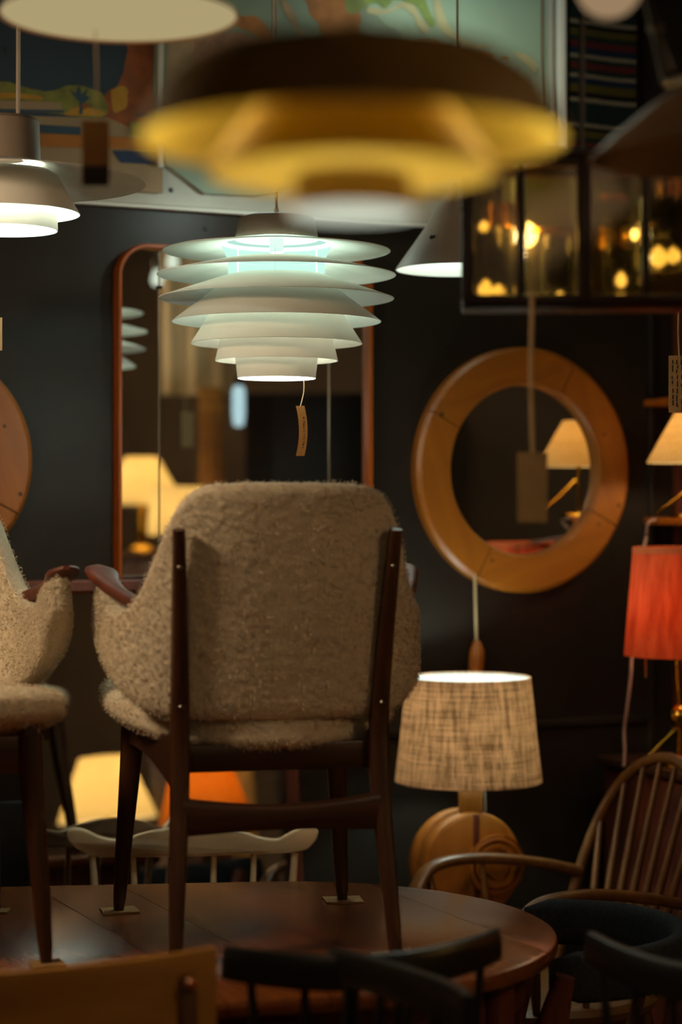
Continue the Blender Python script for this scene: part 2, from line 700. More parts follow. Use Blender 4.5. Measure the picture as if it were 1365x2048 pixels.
chart('school_chart', 'dark blue school wall chart with rust land and a small tree, upper left', -420, 325, -420, 336, 0.034, 'sheet_cream', [
    ('sea_print', 'sea_dark', [(-410, -410), (312, -410), (312, 238), (-410, 222)], 0),
    ('land_print', 'land_rust', [(238, -60), (312, -60), (312, 236), (208, 234), (206, 205), (216, 182), (232, 170), (246, 140), (252, 100), (244, 40)], 0.006),
    ('land_print', 'land_green', [(-60, 175), (10, 164), (50, 176), (100, 182), (140, 170), (170, 176), (205, 190), (205, 236), (120, 228), (-60, 205)], 0.005),
    ('land_print', 'land_yellow', [(-60, 186), (20, 186), (75, 192), (80, 200), (20, 197), (-60, 196)], 0.002),
    ('land_print', 'land_yellow', [(132, 224), (155, 216), (200, 220), (200, 232), (132, 230)], 0.003),
    ('land_print', 'land_yellow', [(220, 180), (240, 170), (256, 185), (250, 215), (225, 225)], 0.006),
    ('tree_print', 'ink_blue', [(157, 229), (158, 205), (145, 190), (136, 176), (150, 188), (157, 170), (162, 190), (176, 174), (170, 192), (180, 196), (166, 206), (163, 229)], 0),
    ('tree_print', 'land_rust', [(160, 212), (170, 206), (175, 214), (166, 220)], 0.001),
    ('letter_print', 'ink', [(1, 95), (15, 96), (15, 98), (1, 97)], 0),
    ('letter_print', 'ink', [(7, 97), (9.5, 97), (9.5, 107), (7, 107)], 0),
    ('margin_print', 'sheet_cream', [(-410, 198), (70, 203), (118, 206), (126, 226), (-410, 218)], 0.0),
    ('margin_line', 'ink_blue', [(-410, 211), (126, 221), (126, 226), (-410, 216)], 0),
    ('margin_line', 'ink_blue', [(270, 228), (312, 230), (312, 235), (270, 233)], 0),
    ('legend_bar', 'ink_blue', [(78, 250), (160, 255), (160, 270), (78, 266)], 0),
    ('legend_bar', 'ink_orange', [(78, 268), (312, 278), (312, 300), (78, 294)], 0),
    ('legend_bar', 'navy', [(222, 302), (312, 304), (312, 330), (240, 326)], 0),
    ('legend_bar', 'land_green', [(258, 244), (285, 246), (285, 272), (258, 270)], 0),
])
chart('world_map', 'pale blue-green map sheet with tan and orange land behind the ochre pendant', 330, 1096, -420, 330, 0.042, 'sea_pale', [
    ('sea_print', 'sea_mid', [(333, -420), (640, -420), (700, -60), (760, 40), (800, 100), (700, 330), (333, 330)], 0.004),
    ('land_print', 'land_tan', [(333, 60), (385, 75), (392, 110), (398, 180), (360, 240), (333, 250)], 0.004),
    ('land_print', 'land_pink', [(385, 86), (430, 72), (480, 66), (505, 80), (530, 96), (520, 140), (470, 170), (395, 140)], 0.008),
    ('land_print', 'land_orange', [(470, 34), (500, 32), (520, 40), (535, 60), (546, 90), (535, 96), (515, 80), (495, 64), (470, 52)], 0.003),
    ('land_print', 'land_orange', [(555, -60), (680, -60), (700, 0), (720, 40), (700, 90), (650, 92), (640, 60), (625, 30), (605, 0), (560, -20)], 0.006),
    ('land_print', 'land_tan', [(566, 0), (585, 20), (600, 60), (620, 90), (606, 90), (590, 64), (575, 40), (560, 6)], 0.003),
    ('land_print', 'land_leaf', [(690, -80), (860, -60), (850, 0), (866, 40), (864, 58), (852, 48), (838, 20), (820, 8), (790, 2), (770, 18), (752, 8), (730, 14), (700, 30), (690, 10)], 0.004),
    ('shelf_print', 'land_pale', [(735, 16), (775, 20), (800, 6), (826, 12), (842, 40), (856, 60), (848, 70), (834, 58), (826, 34), (800, 16), (770, 30), (735, 28)], 0.003),
    ('shelf_print', 'land_pale', [(862, -60), (880, -40), (880, 0), (886, 30), (900, 56), (915, 74), (950, 92), (990, 92), (940, 102), (905, 82), (880, 62), (868, 30)], 0.004),
    ('island_print', 'land_tan', [(832, 84), (858, 80), (884, 92), (908, 102), (926, 108), (905, 110), (880, 102), (850, 92)], 0.003),
    ('island_print', 'land_orange', [(940, 110), (968, 108), (986, 116), (975, 120), (950, 119)], 0.003),
    ('island_print', 'land_orange', [(1000, 116), (1014, 116), (1012, 121), (1002, 121)], 0.001),
    ('island_print', 'land_pale', [(1020, 108), (1050, 110), (1072, 130), (1064, 150), (1046, 130)], 0.004),
    ('border_line', 'land_rust', [(1081, -420), (1085, -420), (1085, 330), (1081, 330)], 0),
])
# pale uprights beside the map
for (xa, xb, mt, lb) in ((1100, 1112, 'white_wall', 'narrow pale upright batten along the right edge of the map sheet'),
                         (1119, 1136, 'shade_white', 'wide pale upright batten beside the striped hanging')):
    a, z0 = on_wall(xa, 332, 0.05)
    b, z1 = on_wall(xb, -420, 0.05)
    t = mob('upright_batten', box(b - a, 0.045, z1 - z0 + 0.1, (0, 0, 0), 0.006), mt, None)
    t.location = W((a + b) / 2, (z0 + z1) / 2, 0.024)
    t.rotation_euler = (0, 0, YAW)
    tag(t, lb, 'batten')
a, z0 = on_wall(313, 336, 0.05)
b, z1 = on_wall(325, -420, 0.05)
t = mob('upright_batten', box(b - a, 0.012, z1 - z0, (0, 0, 0), 0.003), 'white_wall')
t.location = W((a + b) / 2, (z0 + z1) / 2, 0.054)
t.rotation_euler = (0, 0, YAW)
tag(t, 'thin pale batten along the right edge of the dark blue chart', 'batten')
# striped weaving
a, z0 = on_wall(1140, 345, 0.03)
b, z1 = on_wall(1272, -420, 0.03)
_, zt0 = on_wall(1205, 0, 0.03)
_, zt1 = on_wall(1205, 345, 0.03)
H = zt0 - zt1
ws, bk, ye, gr, re, nv = '#6c5e4e', '#0e0d0b', '#40350f', '#141d1a', '#451712', '#131b28'
seq = [(0, gr), (43, ws), (51, bk), (60, ye), (74, gr), (84, re), (97, nv), (111, ws), (118, gr), (128, re), (140, gr), (150, ws),
       (157, nv), (171, ye), (186, bk), (197, ws), (206, gr), (248, ws), (256, bk), (264, ye), (276, gr), (286, re), (298, nv), (308, ws), (315, bk)]
M['weave'] = stripes('striped_weave', zt1 - z0, zt0 - z0, [(y / 345, c) for y, c in seq])
nx, nz = 8, 80
vv, ff = [], []
for j in range(nz + 1):
    for i in range(nx + 1):
        x = (i / nx - 0.5) * (b - a)
        z = (z1 - z0) * j / nz
        vv.append((x, 0.004 * sin(x * 30 + z * 2) * (0.5 + 0.5 * sin(z * 5)), z))
for j in range(nz):
    for i in range(nx):
        k = j * (nx + 1) + i
        ff.append((k, k + 1, k + nx + 2, k + nx + 1))
k0 = len(vv)
vv2 = vv + [(x, y + 0.004, z) for x, y, z in vv]
ff2 = ff + [tuple(q + k0 for q in reversed(f)) for f in ff]
rug = mob('striped_hanging', (vv2, ff2), 'weave')
rug.location = W((a + b) / 2, z0, 0.03)
rug.rotation_euler = (0, 0, YAW)
tag(rug, 'dark woven wall hanging with thin multicoloured horizontal stripes, upper right', 'textile')


# ------------------------------------------------------------------ mirrors
def round_rect(wd, h, r, n=10):
    o = []
    for cx, cz, a0 in ((wd / 2 - r, h / 2 - r, 0), (-wd / 2 + r, h / 2 - r, 90), (-wd / 2 + r, -h / 2 + r, 180), (wd / 2 - r, -h / 2 + r, 270)):
        for i in range(n + 1):
            a = radians(a0 + 90 * i / n)
            o.append((cx + r * cos(a), cz + r * sin(a)))
    return o


def frame_loop(wd, h, r, fw, dep, y):
    """picture-frame ring between a rounded rectangle and the same inset by fw; y = back, protrudes to y-dep"""
    A = round_rect(wd, h, r)
    B = round_rect(wd - 2 * fw, h - 2 * fw, max(0.001, r - fw))
    n = len(A)
    V, Fc = [], []
    for pts, yy in ((A, y), (A, y - dep * 0.8), ([((a[0] * 0.8 + b[0] * 0.2), (a[1] * 0.8 + b[1] * 0.2)) for a, b in zip(A, B)], y - dep),
                    ([((a[0] * 0.2 + b[0] * 0.8), (a[1] * 0.2 + b[1] * 0.8)) for a, b in zip(A, B)], y - dep), (B, y - dep * 0.8), (B, y)):
        V += [(p[0], yy, p[1]) for p in pts]
    for L in range(6):
        M2 = (L + 1) % 6
        for i in range(n):
            k = (i + 1) % n
            Fc.append((L * n + i, L * n + k, M2 * n + k, M2 * n + i))
    return V, Fc


# tall mirror: three panes in a thin orange frame with round corners
sl, zt_ = on_wall(235, 483, 0.03)
sr, _ = on_wall(746, 500, 0.03)
TW = sr - sl
TH = 0.86
tm = wall_thing('tall_mirror', 'tall three-pane wall mirror with thin orange teak frame and rounded corners', 'mirror', (sl + sr) / 2, zt_ - TH / 2)
mob('frame', frame_loop(TW, TH, 0.075, 0.011, 0.034, 0.0), 'orange_frame', tm)
sj1, _ = on_wall(318, 700, 0.012)
sj2, _ = on_wall(658, 700, 0.012)
j1, j2 = sj1 - (sl + sr) / 2, sj2 - (sl + sr) / 2
RR = round_rect(TW - 0.014, TH - 0.014, 0.068)


def clip(poly, x, keep_left):
    o = []
    for i in range(len(poly)):
        a, b = poly[i], poly[(i + 1) % len(poly)]
        ia, ib = (a[0] <= x) == keep_left, (b[0] <= x) == keep_left
        if ia:
            o.append(a)
        if ia != ib:
            t = (x - a[0]) / (b[0] - a[0])
            o.append((x, a[1] + t * (b[1] - a[1])))
    return o


for pl, tilt in ((clip(RR, j1 - 0.0012, True), 0.000), (clip(clip(RR, j1 + 0.0012, False), j2 - 0.0012, True), 0.0), (clip(RR, j2 + 0.0012, False), 0.0)):
    mob('mirror_pane', prism(pl, -0.006, -0.012), 'mirror', tm, False)
for jx, mt in ((j1, 'steel'), (j2, 'steel')):
    mob('joint_strip', box(0.0032, 0.004, TH - 0.03, (jx, -0.0125, 0), 0.0008, 1), mt, tm, False)
s, z = on_wall(319, 574, 0.015)
mob('clip', box(0.012, 0.008, 0.008, (j1, -0.016, z - (zt_ - TH / 2)), 0.002), 'dark_metal', tm)


def round_mirror(name, label, s, z, R, ri, tilt=0.0):
    t = wall_thing(name, label, 'mirror', s, z, 0, 'round pine mirrors')
    D = 0.035
    nseg = 4
    sec = [(ri, 0.0), (ri, -D * 0.72), (ri + 0.006, -D), (R - 0.01, -D), (R, -D * 0.75), (R, 0.0)]
    base = None
    for q in range(nseg):
        V, Fc = [], []
        n = 20
        g = 0.0016 / R
        for i in range(n + 1):
            a = radians(-45) + g + (pi / 2 - 2 * g) * i / n
            for r, y in sec:
                V.append((r * sin(a), y, r * cos(a)))
        k = len(sec)
        for i in range(n):
            for j in range(k):
                j2_ = (j + 1) % k
                Fc.append((i * k + j, i * k + j2_, (i + 1) * k + j2_, (i + 1) * k + j))
        Fc.append(tuple(range(k))[::-1])
        Fc.append(tuple(n * k + j for j in range(k)))
        if base is None:
            base = mob('frame_segment', (V, Fc), 'pine', t)
            o = base
        else:
            o = base.copy()
            COL.objects.link(o)
            o.parent = t
        o.rotation_euler = (0, radians(-17 + 90 * q), 0)
    n = 72
    mob('mirror_pane', prism([((ri + 0.004) * cos(2 * pi * i / n), (ri + 0.004) * sin(2 * pi * i / n)) for i in range(n)], -0.004, -0.010), 'mirror', t, False)
    for a, r, sz in ((151, .90, .006), (22, .80, .004), (-18, .93, .005), (-33, .82, .004), (246, .8, .004)):
        a = radians(a)
        mob('knot', move(rotv(lathe([(0, 0.0006), (sz, 0.0004), (sz, 0)], 14), pi / 2, 'X'), R * r * cos(a), -D - 0.0001, R * r * sin(a)), 'oak_mark', t, False)
    return t


s, z = on_wall(1052, 940, 0.03)
round_mirror('round_mirror', 'round mirror in a wide honey pine ring on the dark wall at right', s, z, 0.302, 0.208)
s, z = on_wall(-163, 920, 0.03)
round_mirror('round_mirror', 'round honey pine frame cropped by the left edge, behind the left bouclé chair', s, z, 0.252, 0.172)

# low framed mirror leaning against the wall under the tall one
sL, zT2 = on_wall(40, 1158, 0.10)
sR, _ = on_wall(612, 1600, 0.20)
LW = sR - sL
LH = zT2 - 0.30
LT = radians(6.0)
lm = thing('leaning_mirror', 'low wide mirror in a reddish teak frame standing under the tall mirror', 'mirror', W((sL + sR) / 2, 0.30, 0.20), YAW, None, -LT)
mob('frame', move(frame_loop(LW, LH, 0.012, 0.030, 0.028, 0.0), 0, 0, LH / 2), 'teak_red', lm)
mob('mirror_pane', box(LW - 0.05, 0.005, LH - 0.05, (0, -0.009, LH / 2), 0), 'mirror', lm, False)
st = wall_thing('low_bench', 'low dark wooden bench that carries the leaning mirror', 'bench', (sL + sR) / 2 + .02, 0, 0.15)
mob('bench_top', box(LW + 0.02, 0.22, 0.03, (0, 0, 0.285), 0.004), 'teak_x', st)
for x in (-LW / 2 + .03, LW / 2 - .03):
    for y in (-0.08, 0.08):
        mob('leg', box(0.035, 0.035, 0.27, (x, y, 0.135), 0.004), 'teak', st)


# ------------------------------------------------------------------ bouclé armchairs on the table
TABLE_Z = 0.73


def make_shell():
    a, e = 0.252, 2.8
    top = [(0, .765), (.18, .762), (.25, .753), (.30, .731), (.345, .69), (.385, .64), (.425, .60), (.47, .573), (.53, .558), (.6, .553), (.7, .560), (.85, .588), (1.0, .606)]
    bot = [(0, .378), (.3, .384), (.42, .405), (.55, .436), (.7, .474), (.85, .508), (1.0, .556)]
    NU, NV = 240, 96

    def centre(u, z):
        au = abs(u)
        sg = 1 if u >= 0 else -1
        yb = -0.178 - 0.055 * (z - 0.4) / 0.29
        aa = a - 0.018 * (z - 0.45) / 0.3
        b = 0.205
        if au <= 0.7:
            ph = au / 0.7 * pi / 2
            x = aa * sin(ph) ** (2 / e)
            y = yb + b * (1 - max(0.0, cos(ph)) ** (2 / e))
        else:
            k = (au - 0.7) / 0.3
            x = aa + 0.012 * k
            y = yb + b + 0.075 * k
        return Vector((sg * x, y, z))

    us = []
    for i in range(NU + 1):
        q = -1 + 2 * i / NU
        us.append(q)
    V, Fc = [], []
    ring = 2 * NV
    for i, u in enumerate(us):
        au = abs(u)
        zt_, zb_ = interp(top, au), interp(bot, au)
        Tn = 0.021 * max(0.02, (1 - au ** 18)) ** 0.5
        du = 0.004
        for j in range(ring):
            if j < NV:
                v, side = (j + 0.5) / NV, 1
            else:
                v, side = 1 - (j - NV + 0.5) / NV, -1
            v2 = 0.5 - 0.5 * cos(pi * v)
            z = zb_ + (zt_ - zb_) * (0.35 * v2 + 0.65 * v)
            p = centre(u, z)
            pu = centre(min(1, u + du), z) - centre(max(-1, u - du), z)
            pz = centre(u, z + 0.004) - centre(u, z - 0.004)
            n = pu.cross(pz)
            n.normalize()
            th = Tn * max(0.0, 1 - abs(2 * v - 1) ** 14) ** 0.5
            V.append(p + n * (-side) * (-th) if False else p + n * (side * th))
    for i in range(NU):
        for j in range(ring):
            k = (j + 1) % ring
            Fc.append((i * ring + j, (i + 1) * ring + j, (i + 1) * ring + k, i * ring + k))
    Fc.append(tuple(range(ring)))
    Fc.append(tuple(NU * ring + j for j in range(ring))[::-1])
    return V, Fc


def make_cushion():
    NT, NP = 260, 60
    V, Fc = [], []
    for p in range(NP + 1):
        ph = -pi / 2 + pi * p / NP
        rho = max(1e-3, cos(ph)) ** 0.42
        zz = math.copysign(abs(sin(ph)) ** 0.8, sin(ph)) * 0.037
        for i in range(NT):
            t = 2 * pi * i / NT
            cx, cy = cos(t), sin(t)
            ex = 0.72 if cy > 0 else 0.86
            cx = math.copysign(abs(cx) ** ex, cx)
            cy = math.copysign(abs(cy) ** ex, cy)
            wx = 0.246 + 0.036 * cy
            ly = 0.035 + cy * (0.235 if cy > 0 else 0.225)
            x, y = cx * wx * rho, 0.035 + (ly - 0.035) * rho
            crown = 0.010 * (1 - (x / 0.28) ** 2) if zz > 0 else 0
            V.append(Vector((x, y, 0.377 + 0.125 * (y - 0.02) + zz + crown + 0.10 * max(0, abs(x) - 0.12) ** 1.5)))
    for p in range(NP):
        for i in range(NT):
            k = (i + 1) % NT
            Fc.append((p * NT + i, p * NT + k, (p + 1) * NT + k, (p + 1) * NT + i))
    Fc.append(tuple(range(NT))[::-1])
    Fc.append(tuple(NP * NT + i for i in range(NT)))
    return V, Fc


def fluffy(name, vf, parent, seed, fibres):
    """bouclé surface: the loops are real relief, and loose fibres stand off it"""
    o = mob(name, vf, 'boucle', parent, True, 180)
    me = o.data
    bm = bmesh.new()
    bm.from_mesh(me)
    bmesh.ops.recalc_face_normals(bm, faces=bm.faces[:])
    bm.normal_update()
    nm = [(v.co.copy(), v.normal.copy()) for v in bm.verts]
    for v, (c, n) in zip(bm.verts, nm):
        d = 0.0015 * noise.noise(c * 150) + 0.0007 * noise.noise(c * 60 + Vector((9, 2, 4))) + 0.0015 * abs(noise.noise(c * 260))
        v.co = c + n * d
    bm.to_mesh(me)
    bm.free()
    rnd = random.Random(seed)
    V, Fc = [], []
    for _ in range(fibres):
        c, n = nm[rnd.randrange(len(nm))]
        r1 = Vector((rnd.uniform(-1, 1), rnd.uniform(-1, 1), rnd.uniform(-1, 1)))
        t1 = n.cross(r1)
        if t1.length < 1e-3:
            continue
        t1.normalize()
        t2 = n.cross(t1)
        h = rnd.uniform(0.003, 0.0072)
        wv = t2 * 0.00045
        p = c + n * 0.0006
        k = len(V)
        for q in range(4):
            a = q / 3 * rnd.uniform(2.0, 3.4)
            pt = p + n * (h * sin(min(a, 2.2)) * 0.9) + t1 * (h * (1 - cos(a)) * 0.5)
            V += [pt - wv, pt + wv]
        for q in range(3):
            Fc.append((k + 2 * q, k + 2 * q + 1, k + 2 * q + 3, k + 2 * q + 2))
    f = mob('fuzz', (V, Fc), 'boucle', o, True)
    f['kind'] = 'stuff'
    return o


def make_armchair():
    t = thing('boucle_armchair', 'cream bouclé armchair with teak posts seen from behind, on the round table', 'armchair',
              (-0.143, 3.519, TABLE_Z + 0.004), radians(14), 'bouclé armchairs on the table')
    fluffy('backrest', make_shell(), t, 3, 26000)
    fluffy('seat', make_cushion(), t, 4, 12000)
    for sg in (-1, 1):
        pts = smooth_path([(sg * .181, -.232, 0), (sg * .176, -.216, .10), (sg * .168, -.190, .25), (sg * .166, -.182, .36), (sg * .169, -.200, .48), (sg * .178, -.246, .69)], 8)
        secs = []
        for p in pts:
            k = interp([(0, .021), (.12, .026), (.30, .032), (.42, .030), (.69, .020)], p[2])
            secs.append(ell(k, k * 1.05, 16, 0.6))
        mob('leg', sweep(pts, secs, (0, 1, 0)), 'teak', t)
        pts = smooth_path([(sg * .208, .232, 0), (sg * .200, .222, .12), (sg * .190, .205, .27), (sg * .186, .20, .36)], 8)
        secs = []
        for p in pts:
            k = interp([(0, .018), (.03, .024), (.15, .031), (.30, .040), (.36, .042)], p[2])
            secs.append(ell(k, k, 16, 0.75))
        mob('leg', sweep(pts, secs, (0, 1, 0)), 'teak', t)
        # side rail, deep towards the front
        sec = []
        path = []
        for i in range(13):
            q = i / 12
            path.append((sg * (.170 + .018 * q), -.182 + .385 * q, .325 + .03 * q))
            h = .075 + 0.03 * (2 * abs(q - .5)) ** 2
            sec.append([(-.011, -h / 2), (.011, -h / 2), (.011, h / 2 - .02), (-.011, h / 2 - .02)])
        mob('side_rail', sweep(path, sec), 'teak', t)
        # arm: a paddle of teak, narrow at the back and broad at the front
        path, sec = [], []
        for i in range(25):
            q = i / 24
            path.append((sg * (.214 + .052 * q + .014 * sin(pi * q)), -.155 + .22 * q, .562 + .062 * q ** 1.2))
            wd = interp([(0, .012), (.04, .020), (.35, .026), (.62, .042), (.82, .058), (.93, .050), (1.0, .012)], q)
            h = interp([(0, .010), (.08, .022), (.5, .022), (.85, .020), (1.0, .008)], q)
            ro = sg * 0.12 * q
            sec.append([(x * cos(ro) - y * sin(ro), x * sin(ro) + y * cos(ro)) for x, y in ell(wd, h, 18, 0.8)])
        mob('arm_pad', sweep(path, sec), 'teak_red', t)
        for z in (.63, .405):
            y = interp([(.36, -.182), (.48, -.200), (.69, -.246)], z)
            xx = interp([(.36, .166), (.48, .169), (.69, .178)], z)
            d = interp([(0, .021), (.12, .026), (.30, .032), (.42, .030), (.69, .020)], z) / 2 * 1.05
            mob('screw', move(rotv(lathe([(0, .003), (.003, .0026), (.0045, .0008), (.0045, -.002)], 14), pi / 2, 'X'), sg * xx, y - d + 0.0003, z), 'steel', t)
    mob('front_rail', bar((-.185, .20, .33), (.185, .20, .33), .022, .06), 'teak_x', t)
    mob('back_rail', bar((-.165, -.165, .318), (.165, -.165, .318), .022, .045), 'teak_x', t)
    path, sec = [], []
    for i in range(21):
        q = i / 20 * 2 - 1
        path.append((q * .168, -.196 - .006 * (1 - q * q), .224 + .004 * q * q))
        sec.append(ell(.022, .041 + .022 * abs(q) ** 1.7, 14, 0.55))
    mob('stretcher', sweep(path, sec), 'teak_x', t)
    return t


chair0 = make_armchair()
chair1 = copy_tree(chair0)
chair1.location = (-0.735, 3.433, TABLE_Z + 0.004)
chair1.rotation_euler = (0, 0, radians(196.3))
chair1['label'] = 'cream bouclé armchair cut by the left edge, turned to the camera, on the table'


# ------------------------------------------------------------------ the table
def hull_outline(R1, R2, c1=(-0.10, 3.53), c2=(-0.75, 3.42), n=40):
    pts = []
    for (cx, cy), R in ((c1, R1), (c2, R2)):
        for i in range(2 * n):
            a = pi * i / n
            pts.append((cx + R * cos(a), cy + R * sin(a)))
    pts = sorted(set(pts))

    def half(ps):
        h = []
        for p in ps:
            while len(h) >= 2 and (h[-1][0] - h[-2][0]) * (p[1] - h[-2][1]) - (h[-1][1] - h[-2][1]) * (p[0] - h[-2][0]) <= 1e-9:
                h.pop()
            h.append(p)
        return h
    lo, hi = half(pts), half(pts[::-1])
    return lo[:-1] + hi[:-1]


tb = thing('dining_table', 'round-ended teak dining table that carries the two bouclé armchairs', 'table', (-0.3, 3.5, 0))
layers = [(-0.016, -0.030), (-0.004, -0.026), (0.0, -0.018), (0.0, -0.010), (-0.003, -0.003), (-0.009, 0.0)]


def top_bm():
    bm = bmesh.new()
    rings = []
    for off, z in layers:
        o = hull_outline(0.472 + off, 0.51 + off)
        rings.append([bm.verts.new((x + 0.3, y - 3.5, TABLE_Z + z)) for x, y in o])
    n = min(len(r) for r in rings)
    for A, B in zip(rings, rings[1:]):
        for i in range(n):
            bm.faces.new((A[i], A[(i + 1) % n], B[(i + 1) % n], B[i]))
    bm.faces.new(rings[-1])
    bm.faces.new(rings[0][::-1])
    return bm


nn = Vector((.906, .423, 0))
seams = [-9, 1.131, 1.284, 1.7295, 9]
for i in range(4):
    bm = top_bm()
    for sgn, sv_ in ((-1, seams[i] + 0.0007), (1, seams[i + 1] - 0.0007)):
        q = sv_ - (-0.3 * .906 + 3.5 * .423)
        g = bm.verts[:] + bm.edges[:] + bm.faces[:]
        bmesh.ops.bisect_plane(bm, geom=g, plane_co=nn * q, plane_no=nn * sgn, clear_outer=True)
    bmesh.ops.holes_fill(bm, edges=[e for e in bm.edges if e.is_boundary])
    bm.verts.index_update()
    vf = ([v.co.copy() for v in bm.verts], [tuple(v.index for v in f.verts) for f in bm.faces])
    bm.free()
    mob('table_leaf', vf, 'table', tb, True, 30)
ao = hull_outline(0.415, 0.45)
ai = hull_outline(0.393, 0.428)
n = min(len(ao), len(ai))
V = [(x + .3, y - 3.5, z) for o, z in ((ao, .70), (ao, .625), (ai, .625), (ai, .70)) for x, y in o[:n]]
Fc = []
for L in range(4):
    for i in range(n):
        Fc.append((L * n + i, L * n + (i + 1) % n, ((L + 1) % 4) * n + (i + 1) % n, ((L + 1) % 4) * n + i))
mob('apron', (V, Fc), 'teak_red', tb)
for x, y in ((0.25, 3.30), (0.12, 3.82), (-0.95, 3.12), (-0.95, 3.72)):
    mob('leg', tube([(x + .3, y - 3.5, 0.0), (x + .3, y - 3.5, .3), (x + .3, y - 3.5, .70)], [.016, .022, .029], 16), 'teak_red', tb)

# cardboard under the chair legs
def pad(c, label, rz, sx=.062, sy=.062):
    bm = bmesh.new()
    rnd = random.Random(int(c[0] * 1000))
    vs = [bm.verts.new((x * sx / 2 + rnd.uniform(-.003, .003), y * sy / 2 + rnd.uniform(-.003, .003), 0)) for x, y in
          ((-1, -1), (0, -.95), (1, -1), (1, 0), (1, 1), (0, 1), (-1, 1), (-1, 0))]
    f = bm.faces.new(vs)
    r = bmesh.ops.extrude_face_region(bm, geom=[f])
    for v in r['geom']:
        if isinstance(v, bmesh.types.BMVert):
            v.co.z = .0035
    bmesh.ops.recalc_face_normals(bm, faces=bm.faces[:])
    bm.verts.index_update()
    vf = ([v.co.copy() for v in bm.verts], [tuple(v.index for v in f.verts) for f in bm.faces])
    bm.free()
    o = mob('cardboard_pad', vf, 'cardboard', None, False)
    o.location = (c[0], c[1], TABLE_Z + .0003)
    o.rotation_euler = (0, 0, rz)
    tag(o, label, 'cardboard', 'cardboard pads under chair legs')


def chair_pt(ch, x, y):
    a = ch.rotation_euler.z
    return (ch.location.x + x * cos(a) - y * sin(a), ch.location.y + x * sin(a) + y * cos(a))


pad(chair_pt(chair0, -.208, .232), 'torn cardboard square under the front left leg of the central armchair', .3, .064, .055)
pad(chair_pt(chair0, .208, .232), 'flat cardboard square under the front right leg of the central armchair', .12, .07, .06)
pad(chair_pt(chair0, -.181, -.232), 'small cardboard scrap under the near left leg of the central armchair', .2, .045, .05)
pad(chair_pt(chair0, .181, -.232), 'cardboard scrap under the near right leg of the central armchair', .5, .06, .055)
pad(chair_pt(chair1, -.208, .232), 'cardboard scrap under the visible leg of the left armchair', .4, .05, .05)
pad((-.645, 3.69), 'cardboard strip on the table top at the left edge', .05, .09, .04)


# ------------------------------------------------------------------ hanging lamps
def cord(t, top, bot, r=.003, mat='cord', name='cord'):
    return mob(name, tube([bot, (Vector(bot) + Vector(top)) / 2, top], r, 8, 2), mat, t)


def hang_tag(t, a, wdt, hgt, mat, string_len, x0=0.0, bend=0.0, lines=0, rz=0.0, name='price_tag'):
    """paper tag on a string below the point a, both parts of the thing t"""
    a = Vector(a)
    e = a + Vector((x0, 0, -string_len))
    mob('tag_string', tube([a, a + Vector((x0 * .2 + .002, 0, -string_len * .5)), e], .0009, 6, 4), 'string', t)
    V, Fc = [], []
    n = 14
    for i in range(n + 1):
        q = i / n
        off = bend * (4 * q * (1 - q))
        for y in (-.0003, .0003):
            for sx in (-1, 1):
                V.append(e + Vector((sx * wdt / 2 * cos(rz) + off - y * sin(rz), sx * wdt / 2 * sin(rz) + y * cos(rz) - off * .4, -hgt * q + .004)))
    for i in range(n):
        k = 4 * i
        Fc += [(k, k + 1, k + 5, k + 4), (k + 3, k + 2, k + 6, k + 7), (k + 2, k, k + 4, k + 6), (k + 1, k + 3, k + 7, k + 5)]
    Fc += [(0, 2, 3, 1), (4 * n, 4 * n + 1, 4 * n + 3, 4 * n + 2)]
    tg = mob(name, (V, Fc), mat, t)
    rnd = random.Random(5)
    for L in range(lines):
        x = (-.22 + .30 * L) * wdt if lines > 1 else .12 * wdt
        q = .24
        parts = []
        while q < .86:
            ln = rnd.uniform(.012, .05)
            off = bend * (4 * q * (1 - q))
            parts.append(box(wdt * rnd.uniform(.05, .12), .0004, hgt * ln, (e.x + x + off + rnd.uniform(-.05, .05) * wdt, e.y - off * .4 - .0008, e.z - hgt * q + .004), 0))
            q += ln + rnd.choice((.012, .015, .05))
        mob('handwriting', join(*parts), 'ink', tg, False)
    return tg


# --- tiered white pendant, the lamp in focus
D1 = 4.0
PX = D1 / F
vc = P(553, 757, D1)
vp = thing('tiered_pendant', 'white seven-tier louvred pendant lamp hanging over the central armchair', 'pendant lamp', (vc.x, vc.y, vc.z))


def vz(y):
    return (757 - y) * PX


def vprof(pts):
    return [(r * PX, vz(y)) for r, y in pts]


tiers = [
    [(101, 484), (106, 489), (160, 495), (228, 503)],
    [(97, 520), (102, 521), (165, 534), (239, 551)],
    [(97, 552), (110, 556), (170, 576), (235, 598)],
    [(99, 568), (116, 574), (150, 600), (209, 644)],
    [(122, 612), (130, 622), (148, 652), (171, 688)],
    [(100, 664), (110, 670), (115, 692), (122, 722)],
    [(84, 700), (83, 708), (80, 730), (77, 757)],
]
for tpts in tiers:
    mob('tier_shade', shell(vprof(tpts), 0.0011, 96), 'shade_white', vp)
mob('cap', shell(vprof([(10, 433), (62, 434), (74, 438), (79, 460), (83, 480)]), .0012, 64), 'cap', vp)
for k in range(3):
    a = radians(30 + 120 * k)
    x, y = 92 * PX * cos(a), 92 * PX * sin(a)
    mob('rod', tube([(x * .9, y * .9, vz(715)), (x, y, vz(600)), (x, y, vz(490))], .0016, 6, 2), 'shade_white', vp)
mob('socket', lathe(vprof([(0, 440), (14, 440), (14, 505), (0, 505)]), 24), 'shade_white', vp)
mob('bulb', move(lathe([(0, -.030), (.018, -.024), (.030, 0), (.024, .018), (.012, .040), (0, .040)], 24), 0, 0, vz(540)), opal('pendant_bulb', (.70, 1.0, .9), 1.2, .7), vp)
